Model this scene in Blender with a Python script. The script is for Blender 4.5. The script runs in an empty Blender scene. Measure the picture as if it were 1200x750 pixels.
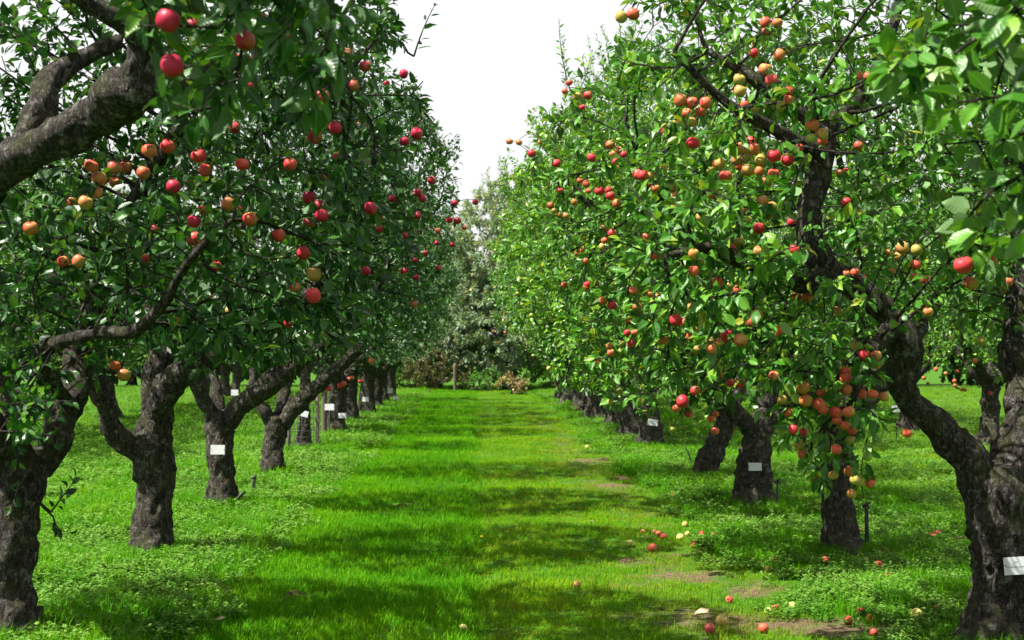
import bpy, math, random
import numpy as np
from mathutils import Vector, Matrix, noise

RNG = np.random.default_rng(7)
random.seed(7)
S = bpy.context.scene
COL = S.collection

# ------------------------------------------------------------------ camera
CAM_Z = 1.7
GROUND_H = 1.76                     # camera height above the mown turf
F_PX = 1667.0                      # focal length in pixels of a 1200 px wide frame
cam_data = bpy.data.cameras.new('camera')
cam = bpy.data.objects.new('camera', cam_data)
COL.objects.link(cam)
cam_data.sensor_width = 36.0
cam_data.lens = 50.0
cam_data.clip_start = 0.05
cam_data.clip_end = 2000.0
cam.location = (0.0, 0.0, CAM_Z)
YAW, PITCH = math.radians(-1.44), math.radians(1.07)
cam.rotation_euler = (math.radians(90) + PITCH, 0.0, YAW)
cam_data.dof.use_dof = True
cam_data.dof.focus_distance = 10.0
cam_data.dof.aperture_fstop = 5.6
S.camera = cam
CAM_R = np.array(cam.rotation_euler.to_matrix())

# ------------------------------------------------------------------ sky, sun, exposure
SUN_EL = math.radians(58)
SUN_AZ = math.radians(250)         # clockwise from +Y (the direction of the alley)
to_sun = Vector((math.sin(SUN_AZ) * math.cos(SUN_EL), math.cos(SUN_AZ) * math.cos(SUN_EL), math.sin(SUN_EL)))
world = bpy.data.worlds.new('World')
S.world = world
world.use_nodes = True
wn = world.node_tree
wn.nodes.clear()
sky = wn.nodes.new('ShaderNodeTexSky')
sky.sky_type = 'NISHITA'
sky.sun_disc = False
sky.sun_elevation = SUN_EL
sky.sun_rotation = SUN_AZ
sky.air_density = 1.0
sky.dust_density = 6.0
sky.ozone_density = 1.0
veil = wn.nodes.new('ShaderNodeMix')           # thin white cloud over the whole sky
veil.data_type = 'RGBA'
veil.inputs[0].default_value = 0.85
veil.inputs[7].default_value = (5.3, 5.3, 5.3, 1.0)
bg = wn.nodes.new('ShaderNodeBackground')
bg.inputs['Strength'].default_value = 0.075
wo = wn.nodes.new('ShaderNodeOutputWorld')
wn.links.new(sky.outputs[0], veil.inputs[6])
wn.links.new(veil.outputs[2], bg.inputs['Color'])
wn.links.new(bg.outputs[0], wo.inputs[0])

sun_data = bpy.data.lights.new('sun', 'SUN')
sun_data.energy = 5.0
sun_data.angle = math.radians(0.55)
sun_data.color = (1.0, 0.95, 0.86)
sun = bpy.data.objects.new('sun', sun_data)
sun.rotation_euler = to_sun.to_track_quat('Z', 'Y').to_euler()
sun.location = (-20, -12, 25)
COL.objects.link(sun)

S.view_settings.view_transform = 'Standard'
S.view_settings.look = 'None'
S.view_settings.gamma = 1.0
S.view_settings.use_curve_mapping = False
S.view_settings.exposure = 1.5
S.cycles.max_bounces = 6
S.cycles.diffuse_bounces = 3
S.cycles.glossy_bounces = 2
S.cycles.transmission_bounces = 4
S.cycles.use_denoising = True


def at(px, py, d):
    """world point at forward distance d (metres along the alley) seen at a photo pixel"""
    v = CAM_R @ np.array([(px - 600.0) / F_PX, -(py - 375.0) / F_PX, -1.0])
    v = v * (d / v[1])
    return np.array([v[0], v[1], v[2] + CAM_Z])


def project(P):
    q = (np.asarray(P) - np.array([0, 0, CAM_Z])) @ CAM_R
    z = np.maximum(-q[:, 2], 1e-3)
    ok = -q[:, 2] > 0.3
    return 600 + F_PX * q[:, 0] / z, 375 - F_PX * q[:, 1] / z, z, ok


# ------------------------------------------------------------------ materials
def new_mat(name):
    m = bpy.data.materials.new(name)
    m.use_nodes = True
    m.node_tree.nodes.clear()
    return m, m.node_tree.nodes, m.node_tree.links


def ramp(n, stops):
    r = n.new('ShaderNodeValToRGB')
    e = r.color_ramp.elements
    while len(e) < len(stops):
        e.new(0.5)
    for k, (p, c) in enumerate(stops):
        e[k].position = p
        e[k].color = (*c, 1.0)
    return r


def mixc(n, l, fac, a, b, blend='MIX'):
    m = n.new('ShaderNodeMix')
    m.data_type = 'RGBA'
    m.blend_type = blend
    for sock, v in ((m.inputs[0], fac), (m.inputs[6], a), (m.inputs[7], b)):
        if isinstance(v, (int, float)):
            sock.default_value = v
        elif isinstance(v, tuple):
            sock.default_value = (*v, 1.0)
        else:
            l.new(v, sock)
    return m.outputs[2]


def math_n(n, l, op, a, b=0.0, c=None):
    m = n.new('ShaderNodeMath')
    m.operation = op
    for k, v in enumerate((a, b) if c is None else (a, b, c)):
        if isinstance(v, (int, float)):
            m.inputs[k].default_value = v
        else:
            l.new(v, m.inputs[k])
    return m.outputs[0]


def noise_n(n, l, scale, detail=3.0, vec=None, rough=0.55):
    t = n.new('ShaderNodeTexNoise')
    t.inputs['Scale'].default_value = scale
    t.inputs['Detail'].default_value = detail
    t.inputs['Roughness'].default_value = rough
    if vec is not None:
        l.new(vec, t.inputs['Vector'])
    return t.outputs[0]


def leaf_material(name, dark, mid, light, under, veins=False, trans=0.27, rough=0.38):
    m, n, l = new_mat(name)
    out = n.new('ShaderNodeOutputMaterial')
    at_ = n.new('ShaderNodeAttribute')
    at_.attribute_name = 'tint'
    oi = n.new('ShaderNodeObjectInfo')
    v = math_n(n, l, 'FRACT', math_n(n, l, 'ADD', at_.outputs['Fac'], oi.outputs['Random']))
    r = ramp(n, [(0.0, dark), (0.5, mid), (0.9, light), (0.97, (light[0] * 1.5, light[1] * 1.1, light[2] * 0.7)), (1.0, (light[0] * 2.2, light[1] * .95, light[2] * .6))])
    l.new(v, r.inputs[0])
    col = r.outputs[0]
    pr = n.new('ShaderNodeBsdfPrincipled')
    if veins:
        tc = n.new('ShaderNodeTexCoord')
        sx = n.new('ShaderNodeSeparateXYZ')
        l.new(tc.outputs['Object'], sx.inputs[0])
        ax = math_n(n, l, 'ABSOLUTE', sx.outputs[0])
        mid_ = math_n(n, l, 'LESS_THAN', ax, 0.018)
        sl = math_n(n, l, 'SUBTRACT', sx.outputs[1], math_n(n, l, 'MULTIPLY', ax, 0.9))
        w = math_n(n, l, 'SINE', math_n(n, l, 'MULTIPLY', sl, 46.0))
        vein = math_n(n, l, 'MAXIMUM', math_n(n, l, 'MULTIPLY', math_n(n, l, 'GREATER_THAN', w, 0.94), 0.22), mid_)
        col = mixc(n, l, math_n(n, l, 'MULTIPLY', vein, 0.40), col, (0.20, 0.30, 0.07))
        bu = n.new('ShaderNodeBump')
        bu.inputs['Strength'].default_value = 0.12
        bu.inputs['Distance'].default_value = 0.004
        l.new(w, bu.inputs['Height'])
        l.new(bu.outputs[0], pr.inputs['Normal'])
    ge = n.new('ShaderNodeNewGeometry')
    col2 = mixc(n, l, math_n(n, l, 'MULTIPLY', ge.outputs['Backfacing'], 0.75), col, under)
    l.new(col2, pr.inputs['Base Color'])
    pr.inputs['Specular IOR Level'].default_value = 0.32
    l.new(math_n(n, l, 'ADD', math_n(n, l, 'MULTIPLY', ge.outputs['Backfacing'], 0.35), rough), pr.inputs['Roughness'])
    tr = n.new('ShaderNodeBsdfTranslucent')
    l.new(mixc(n, l, 1.0, col, (1.25, 1.15, 0.35), 'MULTIPLY'), tr.inputs['Color'])
    mx = n.new('ShaderNodeMixShader')
    mx.inputs[0].default_value = trans
    l.new(pr.outputs[0], mx.inputs[1])
    l.new(tr.outputs[0], mx.inputs[2])
    l.new(mx.outputs[0], out.inputs[0])
    return m


LEAF = {}
for key, (d_, m_, l_, u_) in {
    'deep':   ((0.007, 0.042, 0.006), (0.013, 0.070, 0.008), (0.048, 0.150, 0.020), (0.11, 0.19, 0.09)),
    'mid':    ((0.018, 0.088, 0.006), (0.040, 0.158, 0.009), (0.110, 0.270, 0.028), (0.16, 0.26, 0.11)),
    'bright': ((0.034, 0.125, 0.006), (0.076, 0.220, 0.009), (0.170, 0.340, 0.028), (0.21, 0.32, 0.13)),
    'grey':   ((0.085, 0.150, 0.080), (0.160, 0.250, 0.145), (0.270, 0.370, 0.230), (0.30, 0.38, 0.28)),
    'brown':  ((0.030, 0.044, 0.012), (0.058, 0.072, 0.020), (0.105, 0.105, 0.034), (0.12, 0.11, 0.05)),
    'straw':  ((0.160, 0.110, 0.045), (0.260, 0.190, 0.080), (0.360, 0.280, 0.130), (0.30, 0.24, 0.13)),
}.items():
    LEAF[key] = leaf_material('leaf_' + key, d_, m_, l_, u_)
    if key in ('deep', 'mid', 'bright'):
        LEAF[key + '_veined'] = leaf_material('leaf_veined_' + key, d_, m_, l_, u_, veins=True)


def bark_material(name, light, dark, moss, scale=1.0):
    m, n, l = new_mat(name)
    out = n.new('ShaderNodeOutputMaterial')
    pr = n.new('ShaderNodeBsdfPrincipled')
    tc = n.new('ShaderNodeTexCoord')
    mp = n.new('ShaderNodeMapping')
    mp.inputs['Scale'].default_value = (1.0, 1.0, 0.33)
    l.new(tc.outputs['Object'], mp.inputs[0])
    warp = n.new('ShaderNodeVectorMath')
    warp.operation = 'MULTIPLY_ADD'
    nz = n.new('ShaderNodeTexNoise')
    nz.inputs['Scale'].default_value = 22 * scale
    nz.inputs['Detail'].default_value = 6
    nz.inputs['Roughness'].default_value = 0.7
    l.new(mp.outputs[0], nz.inputs[0])
    l.new(nz.outputs[1], warp.inputs[0])
    warp.inputs[1].default_value = (0.11, 0.11, 0.11)
    l.new(mp.outputs[0], warp.inputs[2])
    vo = n.new('ShaderNodeTexVoronoi')
    vo.feature = 'DISTANCE_TO_EDGE'
    vo.inputs['Scale'].default_value = 46 * scale
    l.new(warp.outputs[0], vo.inputs['Vector'])
    plate = ramp(n, [(0.02, (0, 0, 0)), (0.42, (1, 1, 1))])
    l.new(vo.outputs['Distance'], plate.inputs[0])
    fine = noise_n(n, l, 48 * scale, 5, warp.outputs[0], 0.7)
    big = noise_n(n, l, 19 * scale, 6, tc.outputs['Object'], 0.72)
    fr = ramp(n, [(0.44, dark), (0.52, tuple((a + b) / 2 for a, b in zip(light, dark))), (0.60, light)])
    l.new(fine, fr.inputs[0])
    col = mixc(n, l, math_n(n, l, 'MULTIPLY_ADD', plate.outputs[0], 0.85, 0.15), (0.018, 0.013, 0.010), fr.outputs[0])
    lich = ramp(n, [(0.54, (0, 0, 0)), (0.66, (1, 1, 1))])
    l.new(big, lich.inputs[0])
    col = mixc(n, l, math_n(n, l, 'MULTIPLY', lich.outputs[0], 0.62), col, (0.52, 0.50, 0.46))
    ge = n.new('ShaderNodeNewGeometry')
    sx = n.new('ShaderNodeSeparateXYZ')
    l.new(ge.outputs['Normal'], sx.inputs[0])
    mo = ramp(n, [(0.50, (0, 0, 0)), (0.64, (1, 1, 1))])
    l.new(math_n(n, l, 'MULTIPLY_ADD', sx.outputs[2], 0.12, noise_n(n, l, 9 * scale, 4, tc.outputs['Object'])), mo.inputs[0])
    col = mixc(n, l, math_n(n, l, 'MULTIPLY', mo.outputs[0], moss), col, (0.07, 0.085, 0.018))
    l.new(col, pr.inputs['Base Color'])
    pr.inputs['Roughness'].default_value = 0.88
    pr.inputs['Specular IOR Level'].default_value = 0.2
    bu = n.new('ShaderNodeBump')
    bu.inputs['Strength'].default_value = 1.0
    bu.inputs['Distance'].default_value = 0.045
    l.new(math_n(n, l, 'ADD', math_n(n, l, 'MULTIPLY', plate.outputs[0], 0.6), math_n(n, l, 'MULTIPLY', fine, 0.7)), bu.inputs['Height'])
    l.new(bu.outputs[0], pr.inputs['Normal'])
    l.new(pr.outputs[0], out.inputs[0])
    return m


BARK = bark_material('apple_bark', (0.36, 0.32, 0.29), (0.024, 0.019, 0.016), 0.5)
BARK_TWIG = bark_material('twig_bark', (0.17, 0.14, 0.12), (0.06, 0.045, 0.035), 0.15, 2.0)


def apple_material(name, ground, blush, amount, streak):
    m, n, l = new_mat(name)
    out = n.new('ShaderNodeOutputMaterial')
    pr = n.new('ShaderNodeBsdfPrincipled')
    tc = n.new('ShaderNodeTexCoord')
    oi = n.new('ShaderNodeObjectInfo')
    sp = n.new('ShaderNodeSeparateXYZ')
    l.new(tc.outputs['Object'], sp.inputs[0])
    mp = n.new('ShaderNodeMapping')
    mp.inputs['Scale'].default_value = (1.0, 1.0, 0.16)
    l.new(tc.outputs['Object'], mp.inputs[0])
    st = noise_n(n, l, 9.0, 3, mp.outputs[0], 0.6)
    soft = noise_n(n, l, 1.3, 2, tc.outputs['Object'])
    f = math_n(n, l, 'MULTIPLY_ADD', sp.outputs[0], 0.55, amount)
    f = math_n(n, l, 'ADD', f, math_n(n, l, 'MULTIPLY_ADD', soft, 0.9, -0.45))
    f = math_n(n, l, 'ADD', f, math_n(n, l, 'MULTIPLY_ADD', st, streak, -streak / 2))
    f = math_n(n, l, 'ADD', f, math_n(n, l, 'MULTIPLY_ADD', oi.outputs['Random'], 0.7, -0.35))
    r = ramp(n, [(0.18, ground), (0.45, tuple(a * 0.45 + b * 0.55 for a, b in zip(ground, blush))), (0.75, blush)])
    l.new(f, r.inputs[0])
    vo = n.new('ShaderNodeTexVoronoi')
    vo.inputs['Scale'].default_value = 11.0
    l.new(tc.outputs['Object'], vo.inputs['Vector'])
    dots = math_n(n, l, 'LESS_THAN', vo.outputs['Distance'], 0.13)
    col = mixc(n, l, math_n(n, l, 'MULTIPLY', dots, 0.35), r.outputs[0], (0.62, 0.45, 0.22))
    l.new(col, pr.inputs['Base Color'])
    bl = ramp(n, [(0.62, (0, 0, 0)), (0.70, (1, 1, 1))])
    l.new(noise_n(n, l, 3.7, 4, tc.outputs['Object'], .7), bl.inputs[0])
    l.new(mixc(n, l, math_n(n, l, 'MULTIPLY', bl.outputs[0], .45), col, (0.16, 0.09, 0.035)), pr.inputs['Base Color'])
    pr.inputs['Roughness'].default_value = 0.46
    pr.inputs['Specular IOR Level'].default_value = 0.28
    l.new(pr.outputs[0], out.inputs[0])
    return m


APPLE = {
    'c': apple_material('apple_crimson', (0.34, 0.14, 0.05), (0.36, 0.010, 0.042), 0.78, 0.8),
    'r': apple_material('apple_red', (0.42, 0.27, 0.07), (0.50, 0.030, 0.042), 0.64, 0.9),
    'o': apple_material('apple_orange', (0.38, 0.28, 0.07), (0.52, 0.085, 0.045), 0.58, 0.8),
    'y': apple_material('apple_yellow', (0.33, 0.29, 0.06), (0.42, 0.13, 0.04), 0.30, 0.6),
    'p': apple_material('apple_pale', (0.46, 0.42, 0.12), (0.48, 0.30, 0.08), 0.10, 0.4),
    'g': apple_material('apple_green', (0.24, 0.30, 0.05), (0.34, 0.29, 0.06), 0.15, 0.3),
}


def plain(name, col, rough=0.7, spec=0.3, var=0.3, scale=12.0, bump=0.0):
    m, n, l = new_mat(name)
    out = n.new('ShaderNodeOutputMaterial')
    pr = n.new('ShaderNodeBsdfPrincipled')
    tc = n.new('ShaderNodeTexCoord')
    nz = noise_n(n, l, scale, 4, tc.outputs['Object'])
    r = ramp(n, [(0.25, tuple(c * (1 - var) for c in col)), (0.75, tuple(min(1, c * (1 + var)) for c in col))])
    l.new(nz, r.inputs[0])
    l.new(r.outputs[0], pr.inputs['Base Color'])
    pr.inputs['Roughness'].default_value = rough
    pr.inputs['Specular IOR Level'].default_value = spec
    if bump:
        bu = n.new('ShaderNodeBump')
        bu.inputs['Strength'].default_value = bump
        bu.inputs['Distance'].default_value = 0.02
        l.new(nz, bu.inputs['Height'])
        l.new(bu.outputs[0], pr.inputs['Normal'])
    l.new(pr.outputs[0], out.inputs[0])
    return m


M_STALK = plain('stalk', (0.09, 0.06, 0.03))
M_PLATE = plain('white_plate', (0.55, 0.56, 0.59), 0.45, 0.3, 0.12, 30.0)
M_INK = plain('plate_ink', (0.16, 0.17, 0.22), 0.6, 0.2, 0.1)
M_STAKE = plain('black_stake', (0.012, 0.012, 0.014), 0.5, 0.4)
M_HOSE = plain('black_hose', (0.016, 0.017, 0.022), 0.35, 0.5)
M_POST = plain('weathered_post', (0.11, 0.09, 0.07), 0.85, 0.2, 0.35, 20.0, 0.5)
M_WIRE = plain('guard_wire', (0.05, 0.05, 0.05), 0.5, 0.4)
M_SOIL = plain('dug_soil', (0.055, 0.036, 0.022), 0.95, 0.1, 0.6, 30.0, 1.0)
M_DRY = plain('dry_leaf', (0.36, 0.28, 0.17), 0.7, 0.2, 0.4)
M_STICK = plain('dead_stick', (0.11, 0.09, 0.08), 0.85, 0.2, 0.5, 25.0, 0.6)
M_DANDELION = plain('dandelion_yellow', (0.80, 0.55, 0.02), 0.6, 0.2, 0.1)


# ------------------------------------------------------------------ mesh helpers
def mesh_np(name, V, T, mats, tint=None, smooth=False, mat_idx=None):
    """triangle mesh from numpy arrays"""
    V = np.asarray(V, dtype=np.float32)
    T = np.asarray(T, dtype=np.int32)
    me = bpy.data.meshes.new(name)
    me.vertices.add(len(V))
    me.vertices.foreach_set('co', V.ravel())
    me.loops.add(T.size)
    me.loops.foreach_set('vertex_index', T.ravel())
    me.polygons.add(len(T))
    me.polygons.foreach_set('loop_start', np.arange(0, T.size, T.shape[1], dtype=np.int32))
    if smooth:
        me.polygons.foreach_set('use_smooth', np.ones(len(T), dtype=bool))
    else:
        me.polygons.foreach_set('use_smooth', np.zeros(len(T), dtype=bool))
    if mat_idx is not None:
        me.polygons.foreach_set('material_index', np.asarray(mat_idx, dtype=np.int32))
    if tint is not None:
        a = me.attributes.new('tint', 'FLOAT', 'POINT')
        a.data.foreach_set('value', np.asarray(tint, dtype=np.float32))
    me.update(calc_edges=True)
    for m in (mats if isinstance(mats, (list, tuple)) else [mats]):
        me.materials.append(m)
    return me


def link(name, data, parent=None, loc=(0, 0, 0), rot=None, scale=None):
    o = bpy.data.objects.new(name, data)
    COL.objects.link(o)
    if parent is not None:
        o.parent = parent
    o.location = loc
    if rot is not None:
        o.rotation_euler = rot
    if scale is not None:
        o.scale = scale
    return o


def tag(o, label=None, cat=None, group=None, kind=None):
    if label: o['label'] = label
    if cat: o['category'] = cat
    if group: o['group'] = group
    if kind: o['kind'] = kind
    return o


class Soup:
    """collects triangles"""
    def __init__(self):
        self.V, self.T, self.n, self.M = [], [], 0, []

    def add(self, v, t, mi=0):
        v = np.asarray(v, dtype=np.float64)
        t = np.asarray(t, dtype=np.int64)
        self.V.append(v)
        self.T.append(t + self.n)
        self.M.append(np.full(len(t), mi))
        self.n += len(v)

    def mesh(self, name, mats, smooth=True):
        return mesh_np(name, np.concatenate(self.V), np.concatenate(self.T), mats, None, smooth, np.concatenate(self.M))

    def box(self, c, s, rotz=0.0, mi=0, bevel=0.0):
        v = np.array([[x, y, z] for z in (-.5, .5) for y in (-.5, .5) for x in (-.5, .5)]) * np.array(s)
        cz, sz = math.cos(rotz), math.sin(rotz)
        v = v @ np.array([[cz, -sz, 0], [sz, cz, 0], [0, 0, 1]]).T + np.array(c)
        t = [(0, 2, 3), (0, 3, 1), (4, 5, 7), (4, 7, 6), (0, 1, 5), (0, 5, 4), (2, 6, 7), (2, 7, 3), (0, 4, 6), (0, 6, 2), (1, 3, 7), (1, 7, 5)]
        self.add(v, t, mi)


def tube(soup, pts, rad, sides, rough=0.0, flare=0.0, cap=True, seed=0.0, mi=0):
    pts = np.asarray(pts, float)
    rad = np.asarray(rad, float)
    n = len(pts)
    if n < 2:
        return
    tang = np.gradient(pts, axis=0)
    tang /= np.linalg.norm(tang, axis=1)[:, None] + 1e-9
    ref = np.array([1.0, 0, 0]) if abs(tang[0][0]) < 0.8 else np.array([0, 1.0, 0])
    u = ref - tang[0] * ref.dot(tang[0])
    u /= np.linalg.norm(u)
    ang = np.linspace(0, 2 * math.pi, sides, endpoint=False)
    ca, sa = np.cos(ang)[:, None], np.sin(ang)[:, None]
    V = np.zeros((n, sides, 3))
    for i in range(n):
        u = u - tang[i] * u.dot(tang[i])
        u /= np.linalg.norm(u) + 1e-9
        w = np.cross(tang[i], u)
        d = ca * u + sa * w
        k = np.ones((sides, 1))
        if rough:
            for j in range(sides):
                q = pts[i] + d[j] * rad[i]
                a = noise.noise(Vector((q[0] * 3.2 + seed, q[1] * 3.2, q[2] * 2.0)))
                b = noise.noise(Vector((q[0] * 9 + seed, q[1] * 9, q[2] * 6)))
                c = noise.noise(Vector((q[0] * 24 + seed, q[1] * 24, q[2] * 15)))
                k[j] = 1 + rough * (1.2 * a + 1.0 * b + 1.1 * c)
        if flare:
            h = pts[i][2] - pts[0][2]
            fl = flare * math.exp(-h / 0.13)
            k = k * (1 + fl * (0.75 + 0.5 * np.sin(ang * 4 + seed))[:, None])
        V[i] = pts[i] + d * rad[i] * k
    T = []
    for i in range(n - 1):
        for j in range(sides):
            a, b = i * sides + j, i * sides + (j + 1) % sides
            T.append((a, b, b + sides))
            T.append((a, b + sides, a + sides))
    V = V.reshape(-1, 3)
    if cap:
        V = np.concatenate([V, pts[-1:] + tang[-1] * rad[-1] * 0.4])
        e = len(V) - 1
        o = (n - 1) * sides
        T += [(o + j, o + (j + 1) % sides, e) for j in range(sides)]
    soup.add(V, T, mi)


def spline(P, step):
    """Catmull-Rom through control rows (any columns), about `step` apart in xyz"""
    P = np.asarray(P, float)
    if len(P) == 2:
        k = max(2, int(np.linalg.norm(P[1, :3] - P[0, :3]) / step) + 1)
        return P[0] + (P[1] - P[0]) * np.linspace(0, 1, k)[:, None]
    Q = np.concatenate([[2 * P[0] - P[1]], P, [2 * P[-1] - P[-2]]])
    out = []
    for i in range(1, len(Q) - 2):
        k = max(1, int(round(np.linalg.norm(Q[i + 1, :3] - Q[i, :3]) / step)))
        for t in np.arange(k) / k:
            a, b, c, d = Q[i - 1], Q[i], Q[i + 1], Q[i + 2]
            out.append(0.5 * (2 * b + (c - a) * t + (2 * a - 5 * b + 4 * c - d) * t * t + (3 * b - a - 3 * c + d) * t ** 3))
    out.append(P[-1])
    return np.array(out)


# ------------------------------------------------------------------ ground
def fbm(x, y, s, seed):
    return noise.noise(Vector((x * s + seed, y * s - seed, seed)))


def ground_z(x, y):
    x = np.asarray(x, float)
    y = np.asarray(y, float)
    fade = np.clip((70 - np.abs(y - 20)) / 20, 0, 1) * np.clip((22 - np.abs(x)) / 6, 0, 1)
    bank = 0.02 * (np.clip((np.abs(x - 0.15) - 1.9) / 0.8, 0, 1) - np.clip((np.abs(x - 0.15) - 4.0) / 0.8, 0, 1))
    far = np.clip((y - 26) / 14, 0, 1)
    swell = (0.015 + 0.045 * far) * np.sin(y * 1.55 + 0.35 * np.sin(x * 1.3)) * np.clip((2.6 - np.abs(x)) / 1.0, 0, 1)
    lump = 0.02 * np.sin(x * 2.3 + 1.1 * np.sin(y * 0.9)) * np.sin(y * 1.9 + x)
    seam = -0.03 * np.exp(-((x - 0.0) / 0.10) ** 2)
    return (bank + swell + lump + seam) * fade - (GROUND_H - CAM_Z)


gx = np.concatenate([[-420, -200, -90, -45, -28], np.arange(-22, 22.01, 0.25), [28, 45, 90, 200, 420]])
gy = np.concatenate([[-200, -60, -20], np.arange(-5, 66.01, 0.25), [75, 100, 160, 300, 700]])
GX, GY = np.meshgrid(gx, gy)
GZ = ground_z(GX, GY)
gv = np.stack([GX, GY, GZ], -1).reshape(-1, 3)
w_ = len(gx)
ii, jj = np.meshgrid(np.arange(len(gy) - 1), np.arange(w_ - 1), indexing='ij')
a_ = (ii * w_ + jj).ravel()
gq = np.stack([a_, a_ + 1, a_ + 1 + w_, a_ + w_], -1)


def worn_track(x, y):
    return np.exp(-((x - 1.62 - .12 * np.sin(y * .5)) / .42) ** 2) * np.clip((y - 5) / 3, 0, 1) * np.clip((46 - y) / 12, 0, 1)


def soil_amount(x, y):
    """bare earth showing through the turf along the right-hand half of the alley"""
    out = np.zeros_like(x)
    for cx, cy, rx, ry, k in SOIL_SPOTS:
        d2 = ((x - cx) / rx) ** 2 + ((y - cy) / ry) ** 2
        out = np.maximum(out, k * np.exp(-d2))
    return out


SOIL_SPOTS = []
for px, py, rx, ry, k in [(690, 540, .42, .9, 1), (715, 570, .45, .7, .9), (735, 655, .3, .3, .7), (800, 675, .5, .35, .9), (880, 690, .3, .35, .9),
                          (900, 735, .8, .35, 1), (985, 742, .5, .3, 1), (830, 722, .4, .3, .9), (770, 600, .35, .5, .5), (1050, 650, .3, .3, .5), (940, 640, .25, .3, .6),
                          (1120, 690, .3, .25, .6), (345, 700, .14, .12, 1), (470, 592, .12, .14, .9), (382, 698, .1, .1, .8), (415, 655, .12, .12, .6),
                          (460, 545, .1, .2, .8), (740, 685, .25, .25, .7), (560, 625, .05, .3, .5), (560, 655, .2, .06, .6), (735, 725, .3, .2, .7),
                          (700, 545, .15, .15, 1), (655, 520, .3, 1.0, .6), (640, 500, .3, 1.5, .5)]:
    dd = F_PX * GROUND_H / (py - 406.0)
    q = at(px, py, dd)
    SOIL_SPOTS.append((q[0], q[1], rx, ry, k))


def ground_material():
    m, n, l = new_mat('orchard_ground')
    out = n.new('ShaderNodeOutputMaterial')
    pr = n.new('ShaderNodeBsdfPrincipled')
    tc = n.new('ShaderNodeTexCoord')
    fine = noise_n(n, l, 22, 5, tc.outputs['Object'], 0.7)
    mid = noise_n(n, l, 5.0, 5, tc.outputs['Object'], 0.65)
    soil = ramp(n, [(0.3, (0.045, 0.030, 0.018)), (0.55, (0.12, 0.085, 0.05)), (0.75, (0.21, 0.165, 0.10))])
    l.new(fine, soil.inputs[0])
    turf = ramp(n, [(0.3, (0.020, 0.065, 0.004)), (0.6, (0.045, 0.125, 0.006)), (0.8, (0.085, 0.165, 0.012))])
    l.new(fine, turf.inputs[0])
    a = n.new('ShaderNodeAttribute')
    a.attribute_name = 'soil'
    f = math_n(n, l, 'ADD', a.outputs['Fac'], math_n(n, l, 'MULTIPLY_ADD', mid, 1.1, -0.55))
    fr = ramp(n, [(0.30, (0, 0, 0)), (0.60, (1, 1, 1))])
    l.new(f, fr.inputs[0])
    l.new(mixc(n, l, fr.outputs[0], turf.outputs[0], soil.outputs[0]), pr.inputs['Base Color'])
    pr.inputs['Roughness'].default_value = 0.95
    pr.inputs['Specular IOR Level'].default_value = 0.1
    bu = n.new('ShaderNodeBump')
    bu.inputs['Strength'].default_value = 0.8
    bu.inputs['Distance'].default_value = 0.03
    l.new(fine, bu.inputs['Height'])
    l.new(bu.outputs[0], pr.inputs['Normal'])
    l.new(pr.outputs[0], out.inputs[0])
    return m


g_me = mesh_np('ground', gv, gq, ground_material(), None, True)
sa_ = g_me.attributes.new('soil', 'FLOAT', 'POINT')
sa_.data.foreach_set('value', np.maximum(soil_amount(gv[:, 0], gv[:, 1]) * .8, 0.38 * worn_track(gv[:, 0], gv[:, 1])).astype(np.float32))
tag(link('ground', g_me), kind='structure')


# ------------------------------------------------------------------ grass (uncountable)
def grass_material(name, c0, c1, c2, dry):
    m, n, l = new_mat(name)
    out = n.new('ShaderNodeOutputMaterial')
    ge = n.new('ShaderNodeNewGeometry')
    at_ = n.new('ShaderNodeAttribute')
    at_.attribute_name = 'tint'
    oi = n.new('ShaderNodeObjectInfo')
    big = noise_n(n, l, 0.8, 3, ge.outputs['Position'])
    v = math_n(n, l, 'MULTIPLY_ADD', at_.outputs['Fac'], 0.45, math_n(n, l, 'MULTIPLY_ADD', oi.outputs['Random'], 0.30, math_n(n, l, 'MULTIPLY_ADD', big, 0.9, -0.32)))
    r = ramp(n, [(0.05, c0), (0.45, c1), (0.85, c2), (1.0, dry)])
    l.new(v, r.inputs[0])
    pr = n.new('ShaderNodeBsdfPrincipled')
    l.new(r.outputs[0], pr.inputs['Base Color'])
    pr.inputs['Roughness'].default_value = 0.7
    pr.inputs['Specular IOR Level'].default_value = 0.1
    tr = n.new('ShaderNodeBsdfTranslucent')
    l.new(mixc(n, l, 1.0, r.outputs[0], (1.2, 1.15, 0.4), 'MULTIPLY'), tr.inputs['Color'])
    mx = n.new('ShaderNodeMixShader')
    mx.inputs[0].default_value = 0.35
    l.new(pr.outputs[0], mx.inputs[1])
    l.new(tr.outputs[0], mx.inputs[2])
    l.new(mx.outputs[0], out.inputs[0])
    return m


M_GRASS = grass_material('lawn_grass', (0.022, 0.140, 0.001), (0.060, 0.235, 0.001), (0.140, 0.335, 0.0015), (0.27, 0.32, 0.010))
M_GRASS_LIGHT = grass_material('light_lawn', (0.046, 0.170, 0.001), (0.104, 0.272, 0.001), (0.200, 0.360, 0.002), (0.30, 0.36, 0.02))
M_GRASS_DRY = grass_material('worn_grass', (0.075, 0.155, 0.003), (0.145, 0.235, 0.006), (0.240, 0.280, 0.020), (0.34, 0.27, 0.09))
M_WEED = grass_material('weed_leaves', (0.050, 0.150, 0.014), (0.095, 0.225, 0.026), (0.175, 0.310, 0.060), (0.28, 0.36, 0.13))


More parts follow.
